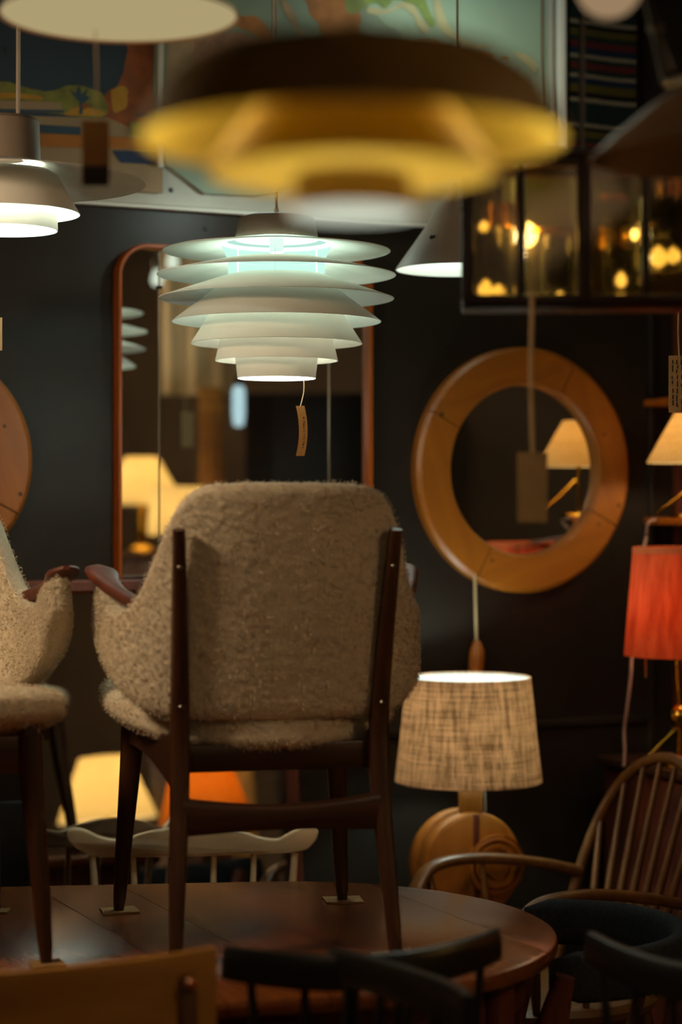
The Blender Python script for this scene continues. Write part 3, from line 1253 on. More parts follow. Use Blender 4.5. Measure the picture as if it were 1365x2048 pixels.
mob('inner_diffuser', shell(vprof([(112, 484), (106, 500), (95, 521), (96, 540), (94, 575)]), .0012, 72), opal('opal_inner_glass', (.60, 1.0, .86), 1.0, .45), vp)
mob('cord_grip', lathe(vprof([(0, 418), (4.5, 418), (6, 432), (0, 432)]), 16), 'shade_white', vp)
cord(vp, (-.003, 0, CEIL - vc.z), (0, 0, vz(425)), .0026)
hang_tag(vp, (55 * PX, -.045, vz(752)), 17 * PX, 99 * PX, 'tag', 66 * PX, -7 * PX, .0062, 1)
mob('added_baffle', shell(vprof([(4, 574), (50, 578), (92, 584)]), .001, 48), 'shade_white', vp)  # unseen disc added to keep the bulb's light off the lower tiers
VCOOL = (.70, 1.0, .88)
lamp(vp, (0, 0, vz(538)), 10.0, VCOOL, .02)
lamp(vp, (0, 0, vz(650)), .55, (.95, 1, .86), .03)
lamp(vp, (0, 0, vz(763)), 2.6, (.85, 1, .88), .03)

# --- left pendant with a broad brim
D2 = 3.7
K = D2 / F
c = P(8, 461, D2)
lp = thing('brimmed_pendant', 'white pendant with a broad brim and two stacked cups at the left edge', 'pendant lamp', c)


def z2(y):
    return (461 - y) * K


def pr2(pts):
    return [(r * K, z2(y)) for r, y in pts]


mob('cap', shell(pr2([(8, 236), (62, 238), (68, 244), (71, 325)]), .0014), 'cap', lp)
mob('brim', shell(pr2([(40, 322), (75, 326), (170, 345), (282, 366)]), .0014, 96), 'shade_white', lp)
mob('upper_cup', shell(pr2([(60, 339), (92, 343), (106, 352), (126, 388), (150, 428)]), .0014, 80), 'shade_white', lp)
mob('lower_cup', shell(pr2([(84, 416), (100, 420), (104, 430), (105, 461)]), .0014, 80), 'shade_white', lp)
mob('diffuser', lathe(pr2([(0, 455), (101, 455), (101, 452), (0, 452)]), 48), opal('left_pendant_diffuser', (.74, 1.0, .93), 1.0, .35), lp)
cord(lp, (.028, 0, CEIL - c.z), (.025, 0, z2(240)), .004)
lamp(lp, (0, 0, z2(385)), 4.5, COOL, .02)
lamp(lp, (0, 0, z2(432)), 1.8, COOL, .03)

# --- shallow cream pendant, top left, out of focus
D3 = 2.75
K = D3 / F
c = P(238, 34, D3)
t = thing('disc_pendant', 'shallow cream dish pendant glowing at the top left, out of focus', 'pendant lamp', c)
R3 = 238 * K
mob('dish', shell([(.02, .075), (.06, .07), (.12, .04), (R3, 0)], .0015, 80), 'brown_enamel', t)
mob('diffuser', lathe([(0, .006), (R3 * .985, .003), (R3 * .985, .006), (0, .010)], 80), 'opal_warm', t)
cord(t, (0, 0, CEIL - c.z), (0, 0, .07), .003)
lamp(t, (0, 0, -.03), 1.6, WARM, .08)
tg = hang_tag(t, P(190, 60, D3 - .05) - c, 54 * K, 128 * K, 'tag', 183 * K, .0, .001, 0)
a = P(192, 352, D3 - .052) - c
mob('dark_end', box(50 * K, .0012, 40 * K, a, 0), 'ink', tg, False)

# --- ochre pendant in front
D4 = 1.60
K = D4 / F
c = P(705, 430, D4)
yp = thing('ochre_pendant', 'large ochre enamel pendant with brown dome hanging close to the camera', 'pendant lamp', c)


def z4(y):
    return (430 - y) * K


def pr4(pts):
    return [(r * K, z4(y)) for r, y in pts]


mob('outer_shade', shell(pr4([(60, 92), (200, 98), (300, 122), (365, 165), (400, 220), (428, 283)]), .0016, 96), 'ochre_top', yp)
mob('shade_lining', shell(pr4([(60, 98), (198, 104), (296, 128), (358, 169), (393, 222), (422, 283)]), .001, 96), 'ochre', yp)
mob('middle_shade', shell(pr4([(70, 180), (160, 185), (200, 225), (250, 290), (290, 348)]), .0016, 80), 'ochre_mid', yp)
mob('middle_lining', shell(pr4([(150, 192), (194, 230), (244, 294), (284, 350)]), .001, 80), 'ochre', yp)
mob('lower_cup', shell(pr4([(60, 345), (108, 350), (116, 370), (128, 425)]), .0016, 64), 'ochre_top', yp)
mob('diffuser', lathe(pr4([(0, 428), (124, 428), (124, 424), (0, 424)]), 48), 'opal_white', yp)
mob('cap', lathe(pr4([(0, 50), (30, 50), (44, 58), (48, 96), (0, 96)]), 40), 'ochre', yp)
cord(yp, (0, 0, CEIL - c.z), (0, 0, z4(52)), .003)
for k in range(2):
    lamp(yp, (320 * K * cos(k * pi), 320 * K * sin(k * pi), z4(205)), 0.19, (1, .90, .46), .012)
lamp(yp, (0, 0, z4(310)), 0.22, (1, .90, .46), .01)
lamp(yp, (0, 0, z4(455)), 1.0, WARM, .05)

# --- white cone lamp behind the lantern
D5 = 4.30
K = D5 / F
c = P(915, 540, D5)
t = thing('cone_pendant', 'white sheet-metal cone pendant with a screwed seam beside the glass lantern', 'pendant lamp', c)
R5 = 124 * K
H5 = 175 * K
mob('cone', shell([(.008, H5), (R5 * .5, H5 * .5), (R5, 0)], .0012, 80), 'cap', t)
mob('cone_lining', shell([(.006, H5 - .006), (R5 * .49, H5 * .49), (R5 * .985, .0)], .0005, 80), 'shade_white', t)
mob('seam_flap', sweep([(-.030, -R5 * .60, H5 * .12), (0.0, -R5 * .52, H5 * .42), (.012, -R5 * .33, H5 * .66)], ell(.03, .002, 8), (0, -1, .3)), 'shade_white', t)
for px, py in ((862, 484), (974, 535)):
    a = P(px, py, D5) - c
    ang = math.asin(max(-1, min(1, a.x / (R5 * (1 - a.z / H5)))))
    rr = R5 * (1 - a.z / H5)
    q = rotv(lathe([(0, .004), (.005, .0035), (.007, 0), (.007, -.002)], 14), pi / 2, 'X')
    q = rotv(move(q, 0, -rr, 0), ang, 'Z')
    mob('screw', move(q, 0, 0, a.z), 'dark_metal', t)
mob('bulb', move(lathe([(0, -.03), (.02, -.02), (.028, 0), (.02, .022), (0, .03)], 20), 0, 0, .055), 'bulb_cool', t)
cord(t, (0, 0, CEIL - c.z), (0, 0, H5 - .005), .0026)
lamp(t, (0, 0, .05), 1.7, COOL, .02)

# --- small pendant added to light the wall and board, hidden by the ochre one
c = P(545, 345, 4.45)
t = thing('wall_fill_pendant', 'small white cone pendant added to light the wall, hidden behind the ochre pendant', 'pendant lamp', c)
mob('cone', shell([(.012, .07), (.04, .04), (.07, 0)], .0012, 48), 'shade_white', t)
mob('bulb', move(lathe([(0, -.02), (.014, -.012), (.018, .004), (.012, .02), (0, .025)], 16), 0, 0, .015), 'bulb_cool', t)
cord(t, (0, 0, CEIL - c.z), (0, 0, .065), .0026)
lamp(t, (0, 0, -.005), 2.2, COOL, .03)

# --- amber glass lantern
DL = 2.90
KL = DL / F
c = P(1164, 612, DL)
ln = thing('glass_lantern', 'wide dark wood lantern with amber glass panes and lit tubes hanging at the right', 'pendant lamp', c, radians(-3))
LS, LDp, LHt = 480 * KL, .10, 285 * KL
M['dark_wood'] = wood('dark_lantern_wood', '#160c06', '#2c1509', 2, 1, .4)
for y in (-LDp / 2, LDp / 2):
    for x, wd in ((-LS / 2 + .008, .017), (0, .020), (LS / 2 - .008, .017)):
        mob('post', box(wd, .016, LHt, (x, y, LHt / 2), .003), 'dark_wood', ln)
    for x in (-LS / 4 - .003, LS / 4):
        mob('glazing_bar', box(.010, .010, LHt, (x, y, LHt / 2), .002), 'dark_wood', ln)
        for sx in (-1, 1):
            mob('glass_pane', box(LS / 4 - .016, .004, LHt - .022, (x + sx * LS / 8, y, LHt / 2), .001, 1), 'amber_glass', ln, False)
    for z in (.005, LHt - .005):
        mob('rail', box(LS, .016, .012, (0, y, z), .003), 'dark_wood', ln)
for x in (-LS / 2 + .004, LS / 2 - .004):
    mob('glass_pane', box(.004, LDp - .016, LHt - .022, (x, 0, LHt / 2), .001, 1), 'amber_glass', ln, False)
mob('top_plate', box(LS + .03, LDp + .03, .012, (0, 0, LHt + .006), .003), 'dark_wood', ln)
mob('base_plate', box(LS, LDp, .006, (0, 0, -.003), .002), 'dark_wood', ln)


def lpt(px, py, y=0.0):
    return Vector(((px - 1164) * KL, y, (612 - py) * KL))


for px, py, r_, h_ in ((972, 578, .011, .030), (998, 582, .009, .022), (1316, 515, .012, .034), (1346, 512, .010, .026), (1242, 560, .008, .024), (1120, 592, .008, .014), (968, 452, .007, .018)):
    p_ = lpt(px, py)
    tb_ = mob('glass_tube', move(shell([(.024, .085), (.024, .03), (.024, -.022)], .002, 24), *p_), 'clear_glass', ln)
    mob('bulb', move(lathe([(0, -h_ / 2), (r_ * .8, -h_ * .3), (r_, 0), (r_ * .6, h_ * .3), (0, h_ / 2)], 16), *p_), 'candle', tb_)
for px, py, r_, hh in ((1228, 392, .020, .006), (1230, 478, .024, .030), (1322, 452, .022, .006), (1105, 462, .034, .007), (985, 545, .020, .008), (1000, 430, .020, .035), (1340, 380, .022, .03)):
    mob('brass_collar', move(lathe([(0, hh / 2), (r_, hh / 2), (r_, -hh / 2), (0, -hh / 2)], 28), *lpt(px, py, .012)), 'brass', ln)
for k in (-1, 1):
    lamp(ln, (k * LS * .24, -.01, .10), .9, (1, .72, .32), .02)
cord(ln, (0, 0, CEIL - c.z), (0, 0, LHt), .004, 'dark_metal')
# tag of the lantern on a long pale string
q = P(1065, 612, 2.82)
t = thing('lantern_tag', 'blurred grey paper tag on a long pale string in front of the round mirror', 'price tag', q)
kk = 2.82 / F
mob('string', tube([(0, 0, .02), (-.002, 0, -.1), (.001, 0, -295 * kk)], .0032, 8, 5), 'string', t)
mob('paper', box(60 * kk, .0008, 140 * kk, (0, 0, -(295 + 68) * kk), .0003, 1), 'tag_pale', t)
# tag at the right edge
q = P(1358, 600, 3.75)
kk = 3.75 / F
t = thing('paper_tag', 'handwritten kraft paper tag on a looped string at the right edge', 'price tag', q)
mob('string', tube([(.003, 0, .35), (.0, 0, 0), (-.001, 0, -60 * kk), (.0015, 0, -130 * kk)], .0016, 8, 5), 'string', t)
pp = mob('paper', box(56 * kk, .0008, 114 * kk, (8 * kk, .002, -168 * kk), .0003, 1), 'tag_pale', t)
rnd = random.Random(3)
for L in range(4):
    parts = []
    q_ = -120
    while q_ > -212:
        ln_ = rnd.uniform(5, 14)
        parts.append(box(2.0 * kk, .0004, ln_ * kk, ((-12 + 9 * L + rnd.uniform(-1, 1)) * kk, .0012, (q_ - ln_ / 2) * kk), 0))
        q_ -= ln_ + rnd.choice((2, 3, 9))
    mob('handwriting', join(*parts), 'ink', pp, False)
# tag sliver at the left edge
q = P(-12, 560, 3.9)
kk = 3.9 / F
t = thing('paper_tag', 'pale paper tag just entering at the left edge above the round frame', 'price tag', q)
mob('string', tube([(0, 0, .12), (.001, 0, 0), (0, 0, -80 * kk)], .0014, 8, 5), 'string', t)
mob('paper', box(32 * kk, .0008, 66 * kk, (0, 0, -108 * kk), .0003, 1), 'tag_pale', t)

# --- brown dome on a jointed arm, right edge
c = P(1450, 316, 2.35)
K = 2.35 / F
t = thing('arm_lamp', 'brown metal dome lamp on a jointed steel arm at the upper right', 'lamp', c)
mob('dome', shell([(.012, 175 * K), (60 * K, 160 * K), (150 * K, 100 * K), (225 * K, 40 * K), (268 * K, 0)], .0015, 80), 'brown_enamel', t)
j = P(1334, 165, 2.45) - c
mob('arm_rod', tube([j, P(1310, 60, 2.5) - c, P(1280, -60, 2.55) - c], .0055, 10, 3), 'steel', t)
mob('arm_rod', tube([P(1350, 140, 2.45) - c, P(1335, 95, 2.47) - c, P(1318, 55, 2.5) - c], .004, 10, 3), 'steel', t)
mob('joint', bar(P(1296, 57, 2.49) - c, P(1326, 57, 2.49) - c, .012, .008), 'steel', t)
mob('arm_rod', tube([P(1280, -60, 2.55) - c, P(1285, -250, 2.55) - c, (-.22, .2, CEIL - c.z)], .0055, 10, 3), 'steel', t)
mob('neck', tube([(0, 0, 172 * K), (-.03, .03, 172 * K), j], .006, 10, 4), 'steel', t)

# --- opal globe whose underside just enters at the top
c = P(1218, -30, 2.2)
t = thing('opal_globe', 'cream opal globe lamp just entering at the top right', 'pendant lamp', c)
K = 2.2 / F
mob('globe', lathe([(66 * K * sin(pi * i / 20), -66 * K * cos(pi * i / 20)) for i in range(21)], 40), glow('opal_globe_glass', (1, .66, .36), .32), t)
mob('fitting', lathe([(0, 78 * K), (22 * K, 78 * K), (24 * K, 62 * K), (0, 62 * K)], 24), 'brass', t)
cord(t, (0, 0, CEIL - c.z), (0, 0, 76 * K), .003)


# ------------------------------------------------------------------ lamps on furniture at the right
# --- slub linen lamp with a wheel-shaped wooden foot
D6 = 4.70
K = D6 / F
bz = EYE - (1832 - HOR) * K
c = Vector(((937 - 682) * K, D6, bz))
bl = thing('linen_lamp', 'table lamp with slub linen shade and round carved wooden foot', 'table lamp', c)


def z6(y):
    return (1832 - y) * K


mob('shade', shell([(124 * K, z6(1356)), (129 * K, z6(1400)), (137 * K, z6(1480)), (147 * K, z6(1562))], .0012, 96), 'linen', bl)
M['lining'] = cloth_shade('white_shade_lining', (.86, .90, .88), (.84, .88, .86), .75, False)
mob('shade_lining', shell([(122.5 * K, z6(1357)), (127.5 * K, z6(1400)), (135.5 * K, z6(1480)), (145.5 * K, z6(1561))], .0004, 96), 'lining', bl)
mob('shade_ring', lathe([(123.2 * K, z6(1356.5)), (125.2 * K, z6(1356.5)), (125.2 * K, z6(1353.5)), (123.2 * K, z6(1353.5))], 80, True), 'linen', bl)
mob('neck', box(47 * K, .045, 62 * K, (4 * K, 0, z6(1600)), .004), 'lampwood', bl)
mob('flex', tube([(30 * K, .01, z6(1560)), (33 * K, .012, z6(1590)), (34 * K, .02, z6(1625))], .003, 8, 4), 'cord', bl)
R6 = 106 * K


def wheel(rad, th, rings):
    """disc standing on edge, its axis along y, with turned grooves"""
    prof = [(0, th / 2)]
    for r in rings:
        prof += [(r - .006, th / 2), (r - .0035, th / 2 - .009), (r + .0035, th / 2 - .009), (r + .006, th / 2)]
    prof += [(rad - .012, th / 2), (rad - .003, th / 2 - .004), (rad, th / 2 - .012), (rad, -th / 2 + .012), (rad - .003, -th / 2 + .004), (rad - .012, -th / 2), (0, -th / 2)]
    return rotv(lathe(prof, 72), pi / 2, 'X')


fy = z6(1727)
mob('foot_disc', rotv(move(wheel(R6, .045, []), 0, -.012, fy), radians(20)), 'lampwood', bl)
mob('foot_disc', rotv(move(wheel(R6 * 1.0, .040, []), -.004, .045, fy), radians(20)), 'lampwood', bl)
m_ = rotv(move(wheel(.070, .014, [.034, .056]), .052, -.0385, fy - .002), radians(20))
mob('carved_rings', m_, 'lampwood', bl)
mob('inlay_strip', rotv(box(.014, .004, R6 * 1.93, (.004, -.0352, fy), .001), radians(20)), 'teak_red', bl)
mob('socket', tube([(0, 0, z6(1580)), (0, 0, z6(1540)), (0, 0, z6(1500))], .014, 14, 2), 'brass', bl)
mob('bulb', move(lathe([(0, -.03), (.018, -.018), (.03, .008), (.02, .03), (0, .036)], 20), 0, 0, z6(1465)), 'bulb_cool', bl)
lamp(bl, (0, 0, z6(1430)), 5.4, (.78, 1.0, .92), .03)
t = thing('lamp_stool', 'small dark stool under the linen lamp, mostly hidden', 'stool', (c.x, c.y, 0))
mob('stool_top', lathe([(0, bz), (.15, bz), (.155, bz - .008), (.15, bz - .025), (0, bz - .025)], 48), 'teak_x', t)
for k in range(4):
    a = radians(45 + 90 * k)
    mob('leg', tube([(.13 * cos(a), .13 * sin(a), 0), (.11 * cos(a), .11 * sin(a), .25), (.09 * cos(a), .09 * sin(a), bz - .02)], .012, 10, 2), 'teak', t)

# --- pull cord with wooden handle below the round mirror
s, z = on_wall(950, 1160, .03)
t = wall_thing('pull_handle', 'wooden pull handle on a cord below the round mirror', 'pull handle', s, z, .03)
_, z1 = on_wall(955, 1285, .03)
_, z2_ = on_wall(955, 1352, .03)
mob('cord', tube([(0, 0, .02), (0, 0, .0), (.004, 0, z1 - z)], .0036, 8, 4), 'string', t)
mob('handle', tube([(.004, 0, z1 - z + .004), (.006, 0, z1 - z - .02), (.004, 0, (z1 + z2_) / 2 - z - .01), (-.002, 0, z2_ - z - .02), (-.006, 0, z2_ - z - .09)], [.008, .018, .019, .016, .013], 14), 'pine', t)

# --- teak chest
chs, _ = on_wall(1187, 1550, .08)
ct = 0.845
cb = wall_thing('teak_chest', 'reddish teak chest under the red lamp behind the spindle armchair', 'chest', chs + .35, 0, .27)
mob('body', box(.66, .34, ct - .14, (0, 0, (ct - .02 + .10) / 2), .004), 'teak_red', cb)
mob('top', box(.70, .38, .022, (0, -.005, ct - .011), .005), 'teak_x', cb)
for k in range(4):
    dr = mob('drawer', box(.62, .016, .145, (0, -.175, .20 + .165 * k), .003), 'teak_red', cb)
    mob('pull', rotv(lathe([(0, .02), (.010, .02), (.014, .012), (.008, .0), (0, 0)], 16), pi / 2, 'X'), 'teak', dr).location = (0, -.183, .20 + .165 * k)
for x in (-.3, .3):
    for y in (-.14, .14):
        mob('leg', tube([(x, y, 0), (x, y, .05), (x, y, .11)], [.012, .016, .02], 12, 2), 'teak', cb)

# --- red shade lamp with brass ball
D7 = 4.84
K = D7 / F
c = Vector(((1362 - 682) * K, D7, ct))
rl = thing('red_lamp', 'brass ball table lamp with a glowing red fabric shade on the teak chest', 'table lamp', c)


def z7(y):
    return EYE - (y - HOR) * K - ct


mob('shade', shell([(94 * K, z7(1097)), (100 * K, z7(1170)), (106 * K, z7(1240)), (112 * K, z7(1311))], .0012, 96), 'red_cloth', rl)
mob('shade_band', shell([(94.8 * K, z7(1094)), (95.6 * K, z7(1106))], .0012, 96), cloth_shade('red_shade_band', (.80, .22, .08), (.72, .18, .06), .35, False), rl)
mob('ball', move(lathe([(.030 * sin(pi * i / 16), -.030 * cos(pi * i / 16)) for i in range(17)], 32), 0, 0, z7(1432)), 'brass', rl)
mob('stem', lathe([(0, z7(1300)), (.016, z7(1300)), (.018, z7(1340)), (.010, z7(1395)), (.008, z7(1460)), (.012, z7(1500)), (.012, z7(1540)), (0, z7(1540))], 24), 'brass', rl)
mob('foot', lathe([(0, .012), (.02, .03), (.036, .014), (.042, .006), (.042, .0), (0, 0)], 40), 'brass', rl)
mob('pull_chain', tube([((1289 - 1362) * K, -.02, z7(1300)), ((1289 - 1362) * K, -.02, z7(1330)), ((1289 - 1362) * K, -.02, z7(1354))], .0022, 8, 2), 'pine', rl)
lamp(rl, (.0, -.01, z7(1215)), 1.3, (1, .82, .55), .02)
mob('bulb', move(lathe([(0, -.03), (.02, -.015), (.028, .006), (.018, .03), (0, .036)], 20), 0, 0, z7(1220)), 'bulb_warm', rl)
# brass rod lamp leaning on the chest
a, b_ = P(1274, 1536, 4.94), P(1362, 1448, 4.95)
t = thing('brass_stand', 'slanted brass rod on a flat brass foot on the teak chest', 'lamp stand', (a.x, a.y, ct))
o = Vector((a.x, a.y, ct))
mob('rod', tube([a - o + Vector((0, 0, .0)), (a + b_) / 2 - o, b_ - o], .0042, 10, 2), 'brass', t)
mob('foot', move(lathe([(0, .016), (.032, .012), (.040, .004), (.040, 0), (0, 0)], 32), .105, .012, .0), 'brass', t)
mob('stem', tube([(.105, 0, .01), (.105, 0, .05), (.100, .01, .098)], .006, 10, 3), 'brass', t)

# --- wall shelves and swing-arm lamp
sh = wall_thing('wall_shelves', 'teak wall shelves on an upright at the right edge', 'shelf', 0, 0, 0)
sx, zA = on_wall(1287, 806, .0)
_, zB = on_wall(1287, 1042, .0)
for z in (zA, zB):
    mob('shelf_board', box(.62, .36, .018, (sx + .31, -.18, z), .003), 'orange_frame', sh)
for x in (on_wall(1358, 900, .013)[0], sx + .52):
    mob('upright', box(.022, .024, 1.15, (x, -.013, (zA + zB) / 2 - .05), .003), 'teak_red', sh)
K = 4.965 / F
c = Vector((.851, 4.965, zB + .009))
cl = thing('swing_arm_lamp', 'brass swing-arm lamp with parchment cone shade on the wall shelf', 'table lamp', c)


def z8(y):
    return EYE - (y - HOR) * K - c.z


mob('shade', shell([(34 * K, z8(826)), (62 * K, z8(875)), (90 * K, z8(926))], .0012, 80), 'parchment', cl)
mob('stem', tube([(0, 0, .0), (0, 0, .06), (0, 0, z8(880))], .005, 12, 2), 'brass', cl)
mob('foot', lathe([(0, .014), (.045, .010), (.052, .003), (.052, 0), (0, 0)], 36), 'brass', cl)
mob('arm', tube([(-.095, -.06, .012), (-.04, -.04, .05), (.015, -.02, .098)], .0042, 10, 3), 'brass', cl)
mob('bulb', move(lathe([(0, -.03), (.018, -.015), (.026, .006), (.018, .028), (0, .034)], 20), 0, 0, z8(892)), 'bulb_warm', cl)
lamp(cl, (0, -.0, z8(885)), 3.6, (1, .90, .62), .02)
# flex from the shelf down to the chest
D8 = 5.0
pts = [P(1312, 1040, D8), P(1297, 1046, D8 - .02), P(1293, 1075, D8), P(1285, 1110, 4.86), P(1275, 1200, 4.95), P(1264, 1310, 4.9), P(1262, 1350, 4.86), P(1254, 1420, 4.84), P(1249, 1460, 4.84),
       P(1250, 1500, 4.82), P(1248, 1534, 4.80)]
M['flex'] = paint('pink_brown_flex', '#86604f', .7)
t = mob('lamp_flex', tube(pts, .0040, 8, 5), 'flex')
tag(t, 'pale pink flex hanging from the wall shelf past the red shade to the chest', 'cable')


# ------------------------------------------------------------------ chairs
def spindle(t, a, b_, r0, r1, r2, mat, name='spindle'):
    a, b_ = Vector(a), Vector(b_)
    return mob(name, tube([a, a.lerp(b_, .35), b_], [r0, r1, r2], 10, 4), mat, t)


# --- white chair behind the table
D9 = 4.22
K = D9 / F
c = P(397, 1010, D9)
wc = thing('white_spindle_chair', 'white lacquered spindle-back chair with wavy crest rail behind the table', 'chair', (c.x, D9 - .20, 0), radians(3))
topw = [(-252, 1668), (-249, 1657), (-236, 1652), (-215, 1657), (-190, 1670), (-165, 1677), (-140, 1678), (-100, 1668), (-50, 1658), (0, 1656), (50, 1658), (100, 1666), (130, 1676), (165, 1680), (185, 1672), (205, 1660), (225, 1653), (243, 1654), (250, 1664)]
botw = [(247, 1676), (236, 1692), (222, 1702), (190, 1706), (130, 1710), (60, 1713), (0, 1715), (-60, 1715), (-130, 1714), (-195, 1712), (-215, 1704), (-235, 1690), (-249, 1678)]
bm_pts = smooth_path([(x * K, EYE - (y - HOR) * K) for x, y in topw], 3) + smooth_path([(x * K, EYE - (y - HOR) * K) for x, y in botw], 3)
vf = prism(bm_pts, .216, .194, .005)
vf = ([Vector((v.x, v.y - .035 * (v.x / .26) ** 2 + .02, v.z)) for v in vf[0]], vf[1])
mob('crest_rail', vf, 'white_lacquer', wc)
for k, (xt, xb) in enumerate(((-202, -178), (-121, -110), (-40, -37), (40, 37), (121, 110), (203, 178))):
    xt *= K
    xb *= K
    r = (.0065, .010, .0075) if k in (0, 5) else (.006, .0085, .006)
    spindle(wc, (xb, .155, .44), (xt, .225 - .035 * (xt / .26) ** 2, EYE - (1708 - HOR) * K), r[0], r[1], r[2], 'white_lacquer')
mob('seat', lathe([(0, .425), (.19, .425), (.215, .435), (.215, .447), (.19, .452), (0, .446)], 48), 'white_lacquer', wc)
for x in (-1, 1):
    for y in (-1, 1):
        spindle(wc, (x * .20, y * .19, 0), (x * .13, y * .13, .43), .012, .018, .015, 'white_lacquer', 'leg')

# --- spindle armchair (bow back) at the right
ac = thing('bow_back_armchair', 'elm bow-back armchair with spindles and bent arms at the right', 'armchair', (.44, 4.40, 0), radians(114))
AZ = .655
mob('seat', xf(lathe([(0, .395), (.20, .395), (.235, .405), (.24, .42), (.225, .432), (0, .424)], 56), Matrix.Diagonal((1.0, 1.0, 1, 1))), 'elm_x', ac)
bow = []
for i in range(33):
    a = pi * i / 32
    x = -.245 * cos(a)
    h = sin(a) ** .58
    bow.append((x * (1.0 + .05 * h), -.165 - .155 * h * .95, .415 + .488 * h))
mob('bow', sweep(bow, [ell(.026, .024, 12) for _ in bow], (0, 1, 0)), 'elm', ac)
for k in range(8):
    u = -.170 + .34 * k / 7
    a = math.acos(max(-1, min(1, -(u * 1.22) / .245)))
    h = sin(a) ** .58
    xt = -.245 * cos(a) * (1 + .05 * h)
    spindle(ac, (u * .82, -.185, .425), (xt, -.165 - .147 * h, .415 + .488 * h), .0065, .0092, .0055, 'elm')
for sg in (-1, 1):
    pts = smooth_path([(sg * .238, -.225, AZ - .032), (sg * .238, -.12, AZ - .006), (sg * .238, .02, AZ + .014), (sg * .240, .12, AZ + .012), (sg * .236, .172, AZ - .008), (sg * .226, .205, AZ - .055)], 6)
    secs = []
    for i, p in enumerate(pts):
        q = i / (len(pts) - 1)
        secs.append(ell(.030 + .012 * q, .024, 14, .75))
    mob('arm', sweep(pts, secs), 'elm_x', ac)
    spindle(ac, (sg * .19, .13, .425), (sg * .232, .165, AZ - .01), .008, .012, .008, 'elm', 'arm_support')
    spindle(ac, (sg * .20, .02, .425), (sg * .234, .03, AZ), .007, .010, .007, 'elm', 'arm_support')
    for y0 in (-1, 1):
        spindle(ac, (sg * .22, y0 * .22, 0), (sg * .15, y0 * .15, .40), .012, .019, .015, 'elm', 'leg')
mob('stretcher', tube([(-.19, 0, .17), (0, 0, .17), (.19, 0, .17)], [.008, .012, .008], 10, 4), 'elm', ac)

# --- blue wool tub chair at the table's right end
bc = thing('blue_tub_chair', 'teak chair with curved blue-grey wool back at the right end of the table', 'chair', (.395, 3.74, 0))
path, sec = [], []
for i in range(49):
    a = radians(-100 + 200 * i / 48)
    x, y = .225 * cos(a), .235 * sin(a)
    lift = 0.0
    path.append((x, y, .655 + .004 * cos(a)))
    e_ = min(1, (1 - abs(i / 24 - 1)) * 6 + .25)
    sec.append(ell(.038 * e_, .088 * (.55 + .45 * e_), 20, .7))
mob('backrest', sweep(path, sec), 'blue_wool', bc)
mob('seat', xf(lathe([(0, .37), (.18, .37), (.205, .385), (.205, .41), (.18, .428), (0, .436)], 56), Matrix.Diagonal((1, 1, 1, 1))), 'blue_wool', bc)
for sg in (-1, 1):
    pts = [(-.135, sg * .255, 0), (-.10, sg * .258, .25), (-.055, sg * .262, .50), (-.015, sg * .266, .665)]
    q = smooth_path(pts, 8)
    mob('leg', sweep(q, [ell(.030, interp([(0, .024), (.3, .040), (.55, .058), (.665, .034)], p[2]), 16, .7) for p in q], (1, 0, 0)), 'teak_red', bc)
    spindle(bc, (.17, sg * .16, 0), (.13, sg * .13, .41), .012, .017, .015, 'teak_red', 'leg')
    mob('seat_rail', bar((-.08, sg * .25, .41), (.13, sg * .13, .41), .02, .045), 'teak_red', bc)
    mob('back_stay', tube([(.13, sg * .13, .41), (.17, sg * .15, .52), (.185, sg * .155, .60)], .011, 10, 4), 'teak_red', bc)

# --- teak chair with black leather behind the table at the left
kc = thing('leather_chair', 'dark teak chair with black leather seat behind the table at left', 'chair', (-.82, 4.06, 0), radians(8))
for sg in (-1, 1):
    mob('post', bar((sg * .225, .12, 0), (sg * .212, .20, .98), .030, .028, (0, 1, 0), .006), 'teak_red', kc)
    mob('leg', bar((sg * .225, -.22, 0), (sg * .222, -.20, .52), .028, .028, (0, 1, 0), .006), 'teak', kc)
    mob('side_rail', bar((sg * .225, -.21, .535), (sg * .222, .16, .535), .028, .04), 'teak_red', kc)
    mob('strap', tube([(sg * .205, .185, .80), (sg * .225, .10, .68), (sg * .235, .0, .575)], .005, 8, 4), 'leather', kc)
mob('back_panel', box(.42, .02, .26, (0, .175, .72), .008), 'leather', kc)
mob('seat', box(.43, .40, .035, (0, -.02, .555), .012), 'leather', kc)
mob('rail', bar((-.22, .165, .60), (.22, .165, .60), .02, .03), 'teak_x', kc)


# --- black spindle chairs in front of the table
def black_chair(label, c, rz, zt_, half=.19, bow=.055, hgt=.052):
    t = thing('black_spindle_chair', label, 'chair', (c[0], c[1], 0), rz, 'black spindle-back chairs in the foreground')
    path, sec = [], []
    n = 24
    for i in range(n + 1):
        q = i / n * 2 - 1
        path.append((q * half, .20 - bow * q * q * 1.4 + .02, zt_ - hgt / 2 + .010 * q * q))
        sec.append(ell(.020, hgt * (1 - .10 * abs(q) ** 6), 12, .55))
    mob('crest_rail', sweep(path, sec), 'black', t)
    for k in range(6):
        q = -0.84 + 1.68 * k / 5
        spindle(t, (q * half * .82, .165, .44), (q * half, .22 - bow * q * q * 1.4, zt_ - hgt * .7), .0065, .009, .006, 'black')
    mob('seat', lathe([(0, .425), (.17, .425), (.195, .432), (.197, .446), (.18, .455), (0, .447)], 44), 'black', t)
    for x in (-1, 1):
        for y in (-1, 1):
            spindle(t, (x * .19, y * .19, 0), (x * .12, y * .12, .43), .011, .017, .014, 'black', 'leg')
    mob('stretcher', tube([(-.16, 0, .2), (0, 0, .2), (.16, 0, .2)], [.007, .011, .007], 10, 3), 'black', t)
    return t


